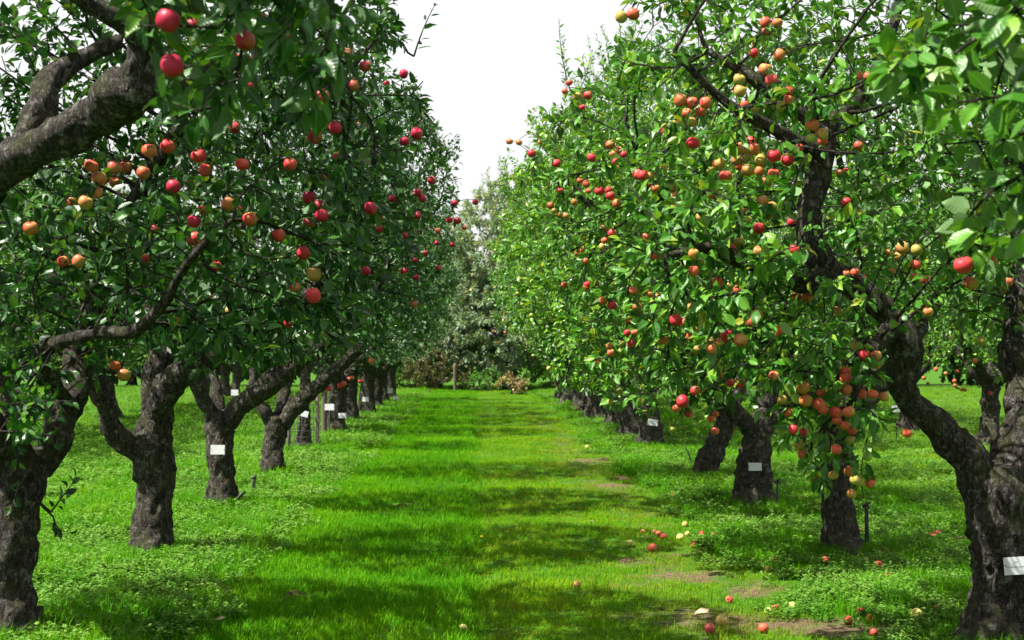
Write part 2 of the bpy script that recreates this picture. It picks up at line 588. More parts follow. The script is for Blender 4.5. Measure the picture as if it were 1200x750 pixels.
def tuft_mesh(name, nb, radius, h0, h1, width, lean, mat, seed):
    r = np.random.default_rng(seed)
    V, T, C = [], [], []
    for k in range(nb):
        a, rr = r.uniform(0, 2 * math.pi), radius * math.sqrt(r.uniform())
        b = np.array([math.cos(a) * rr, math.sin(a) * rr, -0.005])
        h = r.uniform(h0, h1)
        ld = r.uniform(0, 2 * math.pi)
        le = h * lean * r.uniform(0.2, 1.3)
        o = np.array([math.cos(ld), math.sin(ld), 0])
        ws = np.array([-o[1], o[0], 0]) * width * r.uniform(0.7, 1.2)
        i = len(V)
        V += [b - ws, b + ws, b + o * le * 0.35 + np.array([0, 0, h * 0.6]) - ws * 0.7, b + o * le * 0.35 + np.array([0, 0, h * 0.6]) + ws * 0.7, b + o * le + np.array([0, 0, h * r.uniform(0.8, 1.0)])]
        T += [(i, i + 1, i + 3), (i, i + 3, i + 2), (i + 2, i + 3, i + 4)]
        C += [r.uniform()] * 5
    return mesh_np(name, V, T, mat, C)


def weed_mesh(name, ns, radius, h0, h1, ls, mat, seed):
    r = np.random.default_rng(seed)
    V, T, C = [], [], []
    for k in range(ns):
        a, rr = r.uniform(0, 2 * math.pi), radius * math.sqrt(r.uniform())
        h = r.uniform(h0, h1)
        top = np.array([math.cos(a) * rr, math.sin(a) * rr, h])
        i = len(V)
        base = np.array([math.cos(a) * rr * 0.7, math.sin(a) * rr * 0.7, -0.005])
        V += [base, base + np.array([0.002, 0, 0]), top]
        T += [(i, i + 1, i + 2)]
        C += [0.2] * 3
        for q in range(4):
            az = r.uniform(0, 2 * math.pi)
            d = np.array([math.cos(az), math.sin(az), r.uniform(-0.35, 0.45)])
            w = np.array([-d[1], d[0], r.uniform(-0.4, 0.4)])
            s = ls * r.uniform(0.6, 1.2)
            c = top - np.array([0, 0, r.uniform(0, h * 0.5)])
            t = r.uniform()
            i = len(V)
            V += [c, c + d * s * 0.5 + w * s * 0.42, c + d * s, c + d * s * 0.5 - w * s * 0.42]
            T += [(i, i + 1, i + 2), (i, i + 2, i + 3)]
            C += [t] * 4
    return mesh_np(name, V, T, mat, C)


def stuff_scatter(name, label, tufts, P, idx, rotz, scale, tiltx):
    src = bpy.data.collections.new(name + '_sources')
    for k, me in enumerate(tufts):
        o = bpy.data.objects.new('%s_clump_%02d' % (name, k), me)
        src.objects.link(o)
    me = bpy.data.meshes.new(name)
    me.vertices.add(len(P))
    me.vertices.foreach_set('co', np.asarray(P, np.float32).ravel())
    for nm, ty, arr in (('pick', 'INT', idx.astype(np.int32)), ('size', 'FLOAT', scale.astype(np.float32))):
        me.attributes.new(nm, ty, 'POINT').data.foreach_set('value', arr)
    me.attributes.new('turn', 'FLOAT_VECTOR', 'POINT').data.foreach_set('vector', np.stack([tiltx, np.zeros_like(tiltx), rotz], -1).astype(np.float32).ravel())
    o = link(name, me)
    ng = bpy.data.node_groups.new(name, 'GeometryNodeTree')
    ng.interface.new_socket('Geometry', in_out='INPUT', socket_type='NodeSocketGeometry')
    ng.interface.new_socket('Geometry', in_out='OUTPUT', socket_type='NodeSocketGeometry')
    N, L = ng.nodes, ng.links
    gi, go = N.new('NodeGroupInput'), N.new('NodeGroupOutput')
    m2p = N.new('GeometryNodeMeshToPoints')
    ci = N.new('GeometryNodeCollectionInfo')
    ci.inputs['Collection'].default_value = src
    ci.inputs['Separate Children'].default_value = True
    ci.inputs['Reset Children'].default_value = True
    iop = N.new('GeometryNodeInstanceOnPoints')
    iop.inputs['Pick Instance'].default_value = True

    def named(attr, ty):
        a = N.new('GeometryNodeInputNamedAttribute')
        a.data_type = ty
        a.inputs['Name'].default_value = attr
        return a.outputs['Attribute']
    L.new(gi.outputs[0], m2p.inputs['Mesh'])
    L.new(m2p.outputs[0], iop.inputs['Points'])
    L.new(ci.outputs[0], iop.inputs['Instance'])
    L.new(named('pick', 'INT'), iop.inputs['Instance Index'])
    L.new(named('turn', 'FLOAT_VECTOR'), iop.inputs['Rotation'])
    L.new(named('size', 'FLOAT'), iop.inputs['Scale'])
    L.new(iop.outputs[0], go.inputs[0])
    md = o.modifiers.new('scatter', 'NODES')
    md.node_group = ng
    tag(o, label, 'grass', kind='stuff')
    return o


def scatter_points(n_base, y0, y1, extra):
    """points on the visible wedge of ground, thinning with distance"""
    r = RNG
    out = []
    edges = np.linspace(y0, y1, 40)
    for a, b in zip(edges[:-1], edges[1:]):
        mid_y = (a + b) / 2
        half = 0.40 * mid_y + extra
        dens = n_base * min(1.0, (9.0 / mid_y) ** 1.15)
        k = int(dens * (b - a) * 2 * half)
        x = r.uniform(-half, half, k) + 0.02 * mid_y
        y = r.uniform(a, b, k)
        out.append(np.stack([x, y], -1))
    return np.concatenate(out)


TREE_X_L, TREE_X_R = -2.75, 3.05
Q = scatter_points(230, 6.5, 62, 1.2)
TRUNKS = [(-2.75, 8.44), (-2.76, 12.1), (-2.75, 15.4), (-2.76, 19.3), (3.05, 8.3), (3.04, 11.9), (3.02, 15.4), (3.06, 18.8), (3.0, 24.5), (2.95, 27.2), (2.9, 30.1)]
ring = []
for tx_, ty_ in TRUNKS:
    a_r, d_r = RNG.uniform(0, 6.28, 70), .17 + .22 * RNG.uniform(size=70) ** 1.6
    ring.append(np.stack([tx_ + np.cos(a_r) * d_r, ty_ + np.sin(a_r) * d_r], -1))
ring = np.concatenate(ring)
n_ring = len(ring)
Q = np.concatenate([Q, ring])
X, Y = Q[:, 0], Q[:, 1]
nz1 = np.array([fbm(x, y, 0.7, 3.1) for x, y in Q])
nz2 = np.array([fbm(x, y, 1.9, 8.3) for x, y in Q])
so = soil_amount(X, Y)
strip = np.clip((np.abs(X - 0.15 + 0.35 * nz1) - 1.75) / 0.5, 0, 1)          # weedy strip under the trees
strip = strip * (1 - 0.6 * np.clip((np.abs(X - 0.15) - 4.2) / 0.6, 0, 1))
tr_ = worn_track(X, Y) * np.clip(.45 + 1.6 * nz1, 0, 1)
nz3 = np.array([fbm(x, y, 5.0, 1.7) for x, y in Q])
keep = RNG.uniform(size=len(Q)) > np.clip(np.maximum(so * 1.15, tr_ * .55) - 0.15 + 0.35 * nz2 * (so > .1) + .7 * nz3 * (so + tr_ > .15), 0, 0.93)
left_half = np.clip((0.0 - X) / 0.08 + 0.5, 0, 1)
worn = np.clip(0.48 + 0.45 * nz1 + 0.3 * nz2 + 0.75 * so + .9 * tr_, 0, 1) * (1 - left_half) + 0.12 * left_half
u = RNG.uniform(size=len(Q))
is_weed = u < strip * np.clip(0.62 + 0.6 * nz2, 0.25, 0.95)
is_dry = (~is_weed) & (RNG.uniform(size=len(Q)) < worn * 0.9) & (strip < 0.6)
tall = (strip > 0.5) & (nz1 + nz2 > 0.0)
tufts = ([tuft_mesh('lawn_clump', 34, 0.10, 0.030, 0.075, 0.0022, 0.7, M_GRASS, 10 + k) for k in range(5)]
         + [tuft_mesh('worn_clump', 26, 0.11, 0.018, 0.048, 0.0020, 0.9, M_GRASS_DRY, 30 + k) for k in range(4)]
         + [tuft_mesh('long_clump', 36, 0.09, 0.07, 0.17, 0.0025, 0.6, M_GRASS, 50 + k) for k in range(4)]
         + [weed_mesh('weed_clump', 20, 0.10, 0.02, 0.10, 0.025, M_WEED, 70 + k) for k in range(5)]
         + [tuft_mesh('light_clump', 32, 0.11, 0.022, 0.055, 0.0021, 0.9, M_GRASS_LIGHT, 90 + k) for k in range(4)])
idx = RNG.integers(0, 5, len(Q))
idx = np.where(is_dry, 5 + RNG.integers(0, 4, len(Q)), idx)
idx = np.where(tall & ~is_weed, 9 + RNG.integers(0, 4, len(Q)), idx)
idx = np.where(is_weed, 13 + RNG.integers(0, 5, len(Q)), idx)
is_light = (left_half < .5) & (strip < .5) & (~is_dry) & (~is_weed) & (RNG.uniform(size=len(Q)) < .8)
idx = np.where(is_light, 18 + RNG.integers(0, 4, len(Q)), idx)
sc_ = RNG.uniform(0.75, 1.2, len(Q)) * (1 + 0.35 * np.clip((Y - 14) / 20, 0, 1)) * (1 + 0.25 * nz1) * np.where(left_half > .5, 1.12, 0.95)
idx[-n_ring:] = 9 + RNG.integers(0, 4, n_ring)
is_weed[-n_ring:] = False
keep[-n_ring:] = True
sc_[-n_ring:] *= .85
P3 = np.stack([X, Y, ground_z(X, Y)], -1)
for nm, lab, msk in (('lawn_grass', 'short mown green grass covering the alley and orchard floor', ~is_weed), ('weed_cover', 'low leafy weeds carpeting the strips beneath the tree rows', is_weed)):
    k_ = keep & msk
    nn = k_.sum()
    stuff_scatter(nm, lab, tufts, P3[k_], idx[k_], RNG.uniform(0, 6.28, nn), sc_[k_], RNG.uniform(-0.12, 0.12, nn))

# ------------------------------------------------------------------ trees
LOW_V = np.array([[0, 0, 0], [-.25, .28, .06], [0, .30, 0], [.25, .28, .06], [-.22, .64, .03], [0, .66, -.035], [.22, .64, .03], [0, 1, -.13]])
LOW_T = np.array([[0, 2, 1], [0, 3, 2], [1, 2, 5], [1, 5, 4], [2, 3, 6], [2, 6, 5], [4, 5, 7], [5, 6, 7]])
FAR_V = np.array([[0, 0, 0], [.28, .45, .05], [0, 1, -.08], [-.28, .45, .05]])
FAR_T = np.array([[0, 1, 2], [0, 2, 3]])
SPIKE_V = np.array([[0, 0, 0], [.19, .45, .04], [0, 1, -.08], [-.19, .45, .04]])


def near_leaf_meshes(mat):
    """three curls of a finer leaf, shared by the leaves built one by one"""
    out = []
    for curl, fold, wavy in ((0.16, 0.30, 0.02), (0.30, 0.18, 0.035), (0.05, 0.42, 0.03)):
        V, T = [], []
        prof = [(-0.10, 0.012), (0.0, 0.02), (0.16, 0.20), (0.36, 0.285), (0.58, 0.26), (0.80, 0.15), (1.0, 0.0)]
        for k, (y, w) in enumerate(prof):
            for s in (-1, -0.5, 0, 0.5, 1):
                x = s * w
                V.append((x, y, fold * abs(x) - curl * max(y, 0) ** 2 + wavy * math.sin(y * 9 + (1.5 if s > 0 else 0)) * abs(s)))
        for k in range(len(prof) - 1):
            for j in range(4):
                a = k * 5 + j
                T += [(a, a + 1, a + 6), (a, a + 6, a + 5)]
        out.append(mesh_np('leaf', V, T, mat, np.zeros(len(V)), True))
    return out


NEAR_LEAF = {k: near_leaf_meshes(LEAF[k + '_veined']) for k in ('deep', 'mid', 'bright')}


class Tree:
    pass


def sample_envelope(r, ells, n, reject):
    w = np.array([e[6] for e in ells], float)
    w /= w.sum()
    out = []
    while len(out) < n:
        e = ells[r.choice(len(ells), p=w)]
        v = r.normal(size=3)
        v /= np.linalg.norm(v)
        v *= r.uniform() ** 0.24
        p = np.array(e[:3]) + v * np.array(e[3:6])
        lump = noise.noise(Vector(p * 1.1)) * 0.5 + 0.5
        if r.uniform() > 0.25 + 1.1 * lump:
            continue
        if reject is not None and reject(p):
            continue
        out.append(p)
    return np.array(out)


def grow(seed, limbs, ells, n_attr, reject=None, step=0.11, kill=0.15, iters=95, leaves_per=8, leaf=(0.046, 0.098), n_shoots=14, shoot_len=(0.3, 0.8), extra_shoots=(), thin_r=0.013):
    """limbs: (parent limb index, rows of x y z r); grows branches to points spread through the crown"""
    r = np.random.default_rng(seed)
    pos, par, rad, lim = [], [], [], []
    ranges = []
    for li, (pl, rows) in enumerate(limbs):
        C = spline(rows, 0.09)
        start = len(pos)
        p = -1
        if pl is not None:
            a, b = ranges[pl]
            p = a + int(np.argmin(np.linalg.norm(np.array(pos[a:b]) - C[0, :3], axis=1)))
        for k, c in enumerate(C):
            pos.append(c[:3]); par.append(p if k == 0 else len(pos) - 2); rad.append(c[3]); lim.append(li)
        ranges.append((start, len(pos)))
    n_hand = len(pos)
    pos = [np.array(p) for p in pos]
    A = sample_envelope(r, ells, n_attr, reject)
    PA = np.array(pos)
    allow = np.ones(len(PA), bool)
    a0, b0 = ranges[0]
    zt = PA[a0:b0, 2]
    allow[a0:b0] = zt > zt.min() + 0.85 * (zt.max() - zt.min())
    D = np.linalg.norm(A[:, None, :] - PA[None, :, :], axis=2)
    D[:, ~allow] = 1e9
    near = D.argmin(1)
    nd = D.min(1)
    alive = np.ones(len(A), bool)
    for it in range(iters):
        alive &= nd > kill
        if not alive.any():
            break
        ids = near[alive]
        dirs = A[alive] - np.array(pos)[ids]
        dirs /= np.linalg.norm(dirs, axis=1)[:, None] + 1e-9
        uniq, inv = np.unique(ids, return_inverse=True)
        acc = np.zeros((len(uniq), 3))
        np.add.at(acc, inv, dirs)
        acc += r.normal(size=acc.shape) * 0.28
        acc /= np.linalg.norm(acc, axis=1)[:, None] + 1e-9
        new = []
        for k, u_ in enumerate(uniq):
            q = pos[u_] + acc[k] * step * r.uniform(0.85, 1.15)
            pos.append(q); par.append(int(u_)); rad.append(0.0); lim.append(lim[u_])
            new.append(q)
        NA = np.array(new)
        d2 = np.linalg.norm(A[:, None, :] - NA[None, :, :], axis=2)
        j = d2.argmin(1)
        dm = d2.min(1)
        better = dm < nd - 1e-4
        near = np.where(better, len(pos) - len(new) + j, near)
        nd = np.where(better, dm, nd)
        # attractors that no longer get nearer are given up
        if it > 4 and not better[alive].any():
            break
    n = len(pos)
    pos = np.array(pos)
    par = np.array(par)
    rad = np.array(rad)
    kids = [[] for _ in range(n)]
    for i in range(n):
        if par[i] >= 0:
            kids[par[i]].append(i)
    pipe = np.zeros(n)
    for i in range(n - 1, -1, -1):
        if i >= n_hand:
            pipe[i] = 0.0042 if not kids[i] else (sum(pipe[k] ** 2.35 for k in kids[i])) ** (1 / 2.35)
            pipe[i] = min(pipe[i], 0.05)
    rad = np.where(np.arange(n) >= n_hand, pipe, rad)
    for i in range(n_hand, n):
        rad[i] = min(rad[i], rad[par[i]] * 0.92)
    t = Tree()
    t.pos, t.par, t.rad, t.kids, t.n_hand, t.ranges = pos, par, rad, kids, n_hand, ranges
    # twigs as tubes
    tw = Soup()
    done = np.zeros(n, bool)
    for i in range(n_hand, n):
        if done[i] or (par[i] >= n_hand and kids[par[i]] and max(kids[par[i]], key=lambda k: rad[k]) == i):
            continue
        ch = [par[i], i]
        done[i] = True
        while kids[ch[-1]]:
            k = max(kids[ch[-1]], key=lambda q: rad[q])
            ch.append(k)
            done[k] = True
        P = pos[ch]
        R_ = rad[ch].copy()
        R_[0] = min(R_[0], R_[1] * 1.25)
        m = R_.max()
        tube(tw, P, R_, 7 if m > 0.03 else 5 if m > 0.012 else 3)
    # leaves
    cen = np.array(ells[0][:3])
    LP, LA, LN, LS = [], [], [], []
    thin = [i for i in range(n_hand, n) if rad[i] < thin_r]

    def put(p, axis, up, s):
        LP.append(p); LA.append(axis); LN.append(up); LS.append(s)

    def unit(v):
        return v / (np.linalg.norm(v, axis=1)[:, None] + 1e-9)
    th = np.array(thin)
    tip = np.array([not kids[i] for i in thin])
    rep = np.repeat(np.arange(len(th)), r.poisson(np.where(tip, leaves_per, leaves_per * .8)))
    nl = len(rep)
    d_all = unit(pos[th] - pos[par[th]])[rep]
    rd_all = unit(pos[th] - cen)[rep]
    o_ = r.normal(size=(nl, 3))
    o_ = unit(o_ - d_all * (o_ * d_all).sum(1)[:, None])
    dz_ = np.zeros((nl, 3))
    dz_[:, 2] = r.uniform(-.60, .35, nl)
    ax_v = unit(o_ * .9 + d_all * r.uniform(0, .9, (nl, 1)) + rd_all * .35 + dz_)
    vp = pos[th][rep] - d_all * r.uniform(0, step, (nl, 1)) + o_ * rad[th][rep][:, None] + ax_v * r.uniform(.012, .035, (nl, 1))
    vn = np.array([0, 0, 1.0]) + rd_all * .45 + r.normal(size=(nl, 3)) * .5
    vs = r.uniform(leaf[0], leaf[1], nl)
    # upright shoots at the top, and any given one by one
    top = sorted(thin, key=lambda i: -pos[i][2] + r.uniform(0, 0.9))[:n_shoots]
    jobs = []
    for i in top:
        L_ = r.uniform(*shoot_len)
        dr = np.array([r.normal() * 0.22, r.normal() * 0.22, 1.0])
        jobs.append((pos[i], pos[i] + dr / np.linalg.norm(dr) * L_))
    for a, b in extra_shoots:                              # each springs from the nearest branch
        a, b = np.array(a), np.array(b)
        k = int(np.argmin(np.linalg.norm(pos - a, axis=1)))
        if np.linalg.norm(pos[k] - a) > .04:
            tube(tw, spline(np.array([pos[k], (pos[k] + a) / 2 + np.array([0, 0, -.02]), a]), .08), np.linspace(.008, .0055, len(spline(np.array([pos[k], (pos[k] + a) / 2 + np.array([0, 0, -.02]), a]), .08))), 5)
        jobs.append((a, b))
    for a, b in jobs:
        L_ = np.linalg.norm(b - a)
        d = (b - a) / L_
        bend = np.cross(d, r.normal(size=3)) * 0.08 * L_
        k = max(4, int(L_ / 0.06))
        tt = np.linspace(0, 1, k)[:, None]
        pts = a + (b - a) * tt + bend * (tt * (1 - tt)) * 2
        tube(tw, pts, np.linspace(0.0055, 0.002, k), 4)
        for s in np.arange(0.12, 1.0, 0.030 / L_):
            p = a + (b - a) * s + bend * (s * (1 - s)) * 2
            o = r.normal(size=3)
            o -= d * o.dot(d)
            o /= np.linalg.norm(o)
            ax = o * 0.8 + d * 0.75 + np.array([0, 0, r.uniform(-0.3, 0.1)])
            ax /= np.linalg.norm(ax)
            put(p + ax * 0.012, ax, d + r.normal(size=3) * 0.4, r.uniform(leaf[0], leaf[1]) * (1.05 - 0.45 * s))
    t.LP = np.concatenate([vp, np.array(LP).reshape(-1, 3)])
    a = np.concatenate([ax_v, np.array(LA).reshape(-1, 3)])
    nrm = np.concatenate([vn, np.array(LN).reshape(-1, 3)])
    nrm -= a * (a * nrm).sum(1)[:, None]
    nrm /= np.linalg.norm(nrm, axis=1)[:, None] + 1e-9
    wv = np.cross(a, nrm)
    t.LR = np.stack([wv * r.uniform(.72, 1.22, (len(a), 1)), a, nrm * r.uniform(.3, 2.4, (len(a), 1))], axis=2)
    t.LS = np.concatenate([vs, LS])
    t.tint = r.uniform(size=len(t.LP)) ** 1.3
    t.tips = pos[thin]
    t.twigs = tw
    t.limbs = limbs
    t.seed = seed
    return t


def leaf_mesh(t, keep, V0, T0, mat, wide=1.0):
    P, R_, s = t.LP[keep], t.LR[keep], t.LS[keep]
    v0 = V0 * np.array([wide, 1, 1])
    V = np.einsum('nij,kj->nki', R_, v0) * s[:, None, None] + P[:, None, :]
    k = len(V0)
    T = (T0[None] + (np.arange(len(P)) * k)[:, None, None]).reshape(-1, 3)
    return mesh_np('crown', V.reshape(-1, 3), T, mat, np.repeat(t.tint[keep], k))


def wood_meshes(t, detail):
    """trunk and main limbs, each a mesh"""
    out = []
    for li, (pl, rows) in enumerate(t.limbs):
        a, b = t.ranges[li]
        P, R_ = t.pos[a:b], t.rad[a:b]
        if pl is not None:
            p = t.par[a]
            P = np.concatenate([[t.pos[p]], P])
            R_ = np.concatenate([[R_[0] * 1.12], R_])
        s = Soup()
        P = P.copy()
        R_ = R_.copy()
        for k in range(2, len(P)):
            w3 = noise.noise_vector(Vector(P[k] * 2.6 + t.seed)) + noise.noise_vector(Vector(P[k] * 6.5 - t.seed)) * .5
            P[k] = P[k] + np.array(w3) * R_[k] * (.45 if li else .22)
            kn = noise.noise(Vector(P[k] * 4.3 + t.seed * 3))
            R_[k] *= 1 + .30 * max(0, kn) ** 1.2 * (1 if li else .5)
        if li == 0:
            P2 = spline(np.column_stack([P, R_]), 0.045 if detail else 0.12)
            tube(s, P2[:, :3], P2[:, 3], 30 if detail else 12, 0.21, 0.60, True, t.seed * 1.7)
        else:
            P2 = spline(np.column_stack([P, R_]), 0.05 if detail else 0.15)
            tube(s, P2[:, :3], P2[:, 3], 20 if detail else 9, 0.21, 0.0, True, t.seed * 1.7)
        out.append(s.mesh('trunk' if li == 0 else 'limb', BARK))
    return out


def rel(rows, base):
    """control rows (px, py, forward distance, radius) -> rows relative to the tree's base"""
    return [[*(at(px, py, d) - base), r * .87] for px, py, d, r in rows]


def base_pt(x, y):
    return np.array([x, y, float(ground_z(x, y)) - 0.03])


TREES = []        # every tree in the scene: dict(root, tree, base, rz, mat, near)
PROTO = []


def hero(name_label, group, x, y, seed, limbs_px, ells, n_attr, mat, reject=None, **kw):
    base = base_pt(x, y)
    limbs = []
    for pl, rows in limbs_px:
        if max(abs(rows[0][1]), abs(rows[0][0])) > 12:
            rr = rel(rows, base)
            if pl is None:
                rr[0][2] = 0.0
            limbs.append((pl, rr))
        else:
            limbs.append((pl, [list(q) for q in rows]))
    ells = [(e[0] - base[0], e[1] - base[1], e[2] - base[2], *e[3:]) for e in ells]
    rj = (lambda p: reject(p + base)) if reject else None
    sh = [(np.array(a) - base, np.array(b) - base) for a, b in kw.pop('extra_shoots', ())]
    t = grow(seed, limbs, ells, n_attr, rj, extra_shoots=sh, **kw)
    root = link('apple_tree', None, None, base)
    tag(root, name_label, 'apple tree', group)
    TREES.append(dict(root=root, tree=t, base=base, rz=0.0, mat=mat, hero=True, y=y))
    return t


GL, GR = 'apple trees of the left row', 'apple trees of the right row'


def outside_frame(p, side, m=0.10):
    return (p[0] < -0.350 * p[1] - m) if side < 0 else (p[0] > 0.400 * p[1] + m)


# near trees on the left
def rej_L0(p):
    if p[1] < 2.2: return True
    if outside_frame(p, -1): return p[2] < 1.9 or p[0] > -1.0
    return not (-1.02 < p[0] < -0.38 and 3.5 < p[1] < 5.2 and p[2] > 2.38)


hero('apple tree with crimson fruit overhanging the top left corner, trunk out of picture', GL, -2.75, 4.7, 101,
     [(None, [(0, 0, 0, .2), (0.02, 0, .6, .17), (0.0, .02, 1.3, .16), (.05, 0, 1.8, .15)]),
      (0, [(.05, 0, 1.75, .12), (.5, -.1, 2.6, .09), (1.2, -.3, 3.25, .07), (1.9, -.4, 3.2, .05), (2.2, -.45, 3.1, .035)]),
      (0, [(.0, 0, 1.7, .11), (-.5, -.2, 2.4, .08), (-.9, -.4, 3.2, .05)]),
      (0, [(.0, 0, 1.7, .10), (-.2, .5, 2.6, .08), (-.1, .9, 3.4, .05)])],
     [(-.72, 4.3, 3.0, .45, .85, .75, 1.3), (-3.2, 4.4, 3.2, 1.7, 1.7, 1.4, 1.0)], 1000, 'deep', rej_L0, leaves_per=8, leaf=(.065, .10), n_shoots=4)


def rej_A(p):
    x_, y_, z_, ok = project(p[None])
    x_, y_ = x_[0], y_[0]
    if x_ < 185 and 20 < y_ < 235 and p[1] < 8.3: return True
    if p[2] < 1.50 + 0.16 * math.sin(p[0] * 5 + p[1] * 3): return True
    return p[0] > -0.25


hero('left edge apple tree whose heavy knuckled limb reaches up across the corner', GL, -2.75, 8.44, 102,
     [(None, [(12, 752, 8.44, .20), (10, 690, 8.44, .165), (16, 620, 8.44, .155), (22, 570, 8.42, .165), (22, 530, 8.4, .16)]),
      (0, [(20, 545, 8.4, .14), (-45, 450, 8.1, .135), (-95, 340, 7.6, .13), (-50, 240, 7.2, .12), (52, 172, 6.9, .115), (126, 124, 6.7, .115), (160, 95, 6.6, .115), (166, 50, 6.5, .075), (135, 22, 6.4, .06), (85, -12, 6.3, .05), (20, -60, 6.2, .035)]),
      (0, [(28, 565, 8.4, .12), (62, 520, 8.5, .11), (84, 460, 8.6, .10), (92, 410, 8.7, .085), (120, 330, 8.8, .08), (150, 250, 8.9, .06), (200, 160, 8.9, .045), (250, 60, 8.9, .03)]),
      (2, [(80, 470, 8.5, .05), (50, 415, 8.0, .042), (105, 393, 7.7, .036), (160, 386, 7.5, .036), (190, 355, 7.3, .033), (215, 315, 7.2, .027), (245, 280, 7.1, .020), (272, 258, 7.1, .013)]),
      (1, [(20, 195, 7.0, .085), (48, 125, 7.1, .085), (62, 92, 7.2, .075), (95, 66, 7.3, .05), (140, 48, 7.4, .04)]),
      (1, [(150, 105, 6.6, .10), (186, 100, 6.6, .075), (260, 60, 6.9, .05), (330, 50, 7.2, .035), (400, 90, 7.6, .02)])],
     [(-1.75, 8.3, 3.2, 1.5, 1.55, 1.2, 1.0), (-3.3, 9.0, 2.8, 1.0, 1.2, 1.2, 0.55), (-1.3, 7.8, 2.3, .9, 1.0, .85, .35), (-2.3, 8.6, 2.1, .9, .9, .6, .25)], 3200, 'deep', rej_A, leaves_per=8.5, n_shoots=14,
     extra_shoots=[(at(60, 600, 8.25), at(90, 560, 8.1)), (at(62, 605, 8.25), at(80, 625, 8.1)), (at(20, 500, 8.2), at(70, 490, 7.9)), (at(25, 480, 8.2), at(60, 455, 7.8)),
                   (at(10, 520, 8.2), at(75, 520, 7.9)), (at(15, 470, 8.2), at(30, 430, 7.9)), (at(10, 500, 8.2), at(20, 545, 7.9)), (at(485, 66, 8.3), at(510, 5, 8.3)), (at(5, 440, 7.6), at(55, 425, 7.0)), (at(5, 480, 7.6), at(85, 470, 6.9)), (at(5, 490, 7.6), at(60, 510, 6.9)), (at(0, 450, 7.6), at(40, 465, 6.9)), (at(0, 505, 7.5), at(35, 500, 6.8)), (at(30, 560, 8.2), at(12, 600, 8.0))])


def rej_L(p):
    return p[2] < 1.66 + 0.2 * math.sin(p[0] * 4 + p[1] * 3) or p[0] > -0.2


hero('stout apple tree with three crooked limbs and no plate, second trunk along the left row', GL, -2.76, 12.1, 103,
     [(None, [(178, 642, 12.1, .20), (178, 600, 12.1, .17), (180, 560, 12.1, .168), (178, 520, 12.1, .18), (182, 490, 12.1, .16)]),
      (0, [(170, 535, 12.1, .11), (146, 518, 12.0, .105), (124, 485, 11.9, .095), (110, 445, 11.8, .09), (88, 395, 11.7, .07), (60, 320, 11.6, .05)]),
      (0, [(183, 500, 12.1, .16), (184, 450, 12.1, .15), (188, 410, 12.1, .13), (180, 340, 12.2, .09), (200, 250, 12.3, .06), (210, 150, 12.3, .035)]),
      (0, [(190, 470, 12.0, .12), (216, 432, 11.9, .115), (262, 405, 11.8, .11), (315, 378, 11.7, .10), (370, 335, 11.6, .07), (420, 260, 11.5, .045), (440, 180, 11.4, .03)]),
      (2, [(186, 420, 12.1, .09), (230, 340, 12.4, .07), (290, 250, 12.7, .05), (330, 160, 12.9, .03)])],
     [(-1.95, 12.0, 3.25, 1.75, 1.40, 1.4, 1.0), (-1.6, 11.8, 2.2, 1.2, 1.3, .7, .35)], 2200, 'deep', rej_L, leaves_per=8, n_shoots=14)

hero('apple tree with a white plate on a slim trunk and a long sweeping limb', GL, -2.75, 15.4, 104,
     [(None, [(261, 592, 15.4, .19), (259, 560, 15.4, .155), (259, 525, 15.4, .155), (256, 496, 15.4, .165), (258, 484, 15.4, .15)]),
      (0, [(250, 495, 15.4, .09), (236, 465, 15.3, .085), (222, 430, 15.2, .075), (205, 380, 15.1, .06), (180, 310, 15.0, .04)]),
      (0, [(256, 492, 15.4, .08), (254, 455, 15.5, .07), (250, 420, 15.6, .062), (262, 360, 15.8, .05), (270, 280, 15.9, .035)]),
      (0, [(262, 500, 15.4, .13), (290, 470, 15.3, .125), (325, 440, 15.2, .12), (370, 408, 15.1, .10), (415, 370, 15.0, .07), (455, 310, 14.9, .045), (470, 240, 14.8, .03)]),
      (3, [(318, 446, 15.2, .09), (345, 425, 15.3, .085), (385, 400, 15.5, .075), (420, 350, 15.7, .05), (420, 250, 15.9, .03)])],
     [(-1.95, 15.4, 3.4, 1.8, 1.35, 1.6, 1.0), (-1.6, 15.3, 2.3, 1.2, 1.3, .7, .3)], 2000, 'deep', rej_L, leaves_per=8, n_shoots=16)

hero('apple tree with a forked pale trunk just before the mesh tree guard', GL, -2.76, 19.3, 105,
     [(None, [(318, 555, 19.3, .20), (319, 530, 19.3, .165), (324, 505, 19.3, .17), (326, 488, 19.3, .17)]),
      (0, [(320, 498, 19.3, .10), (308, 480, 19.2, .09), (299, 462, 19.2, .08), (296, 420, 19.1, .065), (280, 360, 19.0, .04)]),
      (0, [(326, 490, 19.3, .10), (332, 465, 19.4, .09), (335, 430, 19.5, .08), (345, 370, 19.6, .06), (350, 300, 19.6, .035)]),
      (0, [(330, 495, 19.3, .13), (352, 470, 19.2, .125), (390, 438, 19.1, .11), (430, 400, 19.0, .085), (470, 350, 18.9, .05), (490, 280, 18.8, .03)])],
     [(-1.9, 19.4, 3.6, 1.95, 1.4, 1.8, 1.0), (-1.6, 19.3, 2.3, 1.3, 1.3, .8, .35)], 1800, 'deep', rej_L, leaves_per=8, n_shoots=16)


# near trees on the right
def rej_R0(p):
    if p[1] < 2.3: return True
    if outside_frame(p, 1): return p[2] < 1.8 or p[0] < 1.2
    x_, y_, z_, ok = project(p[None])
    return x_[0] < 1015 + 0.25 * max(0, y_[0]) or y_[0] > 330


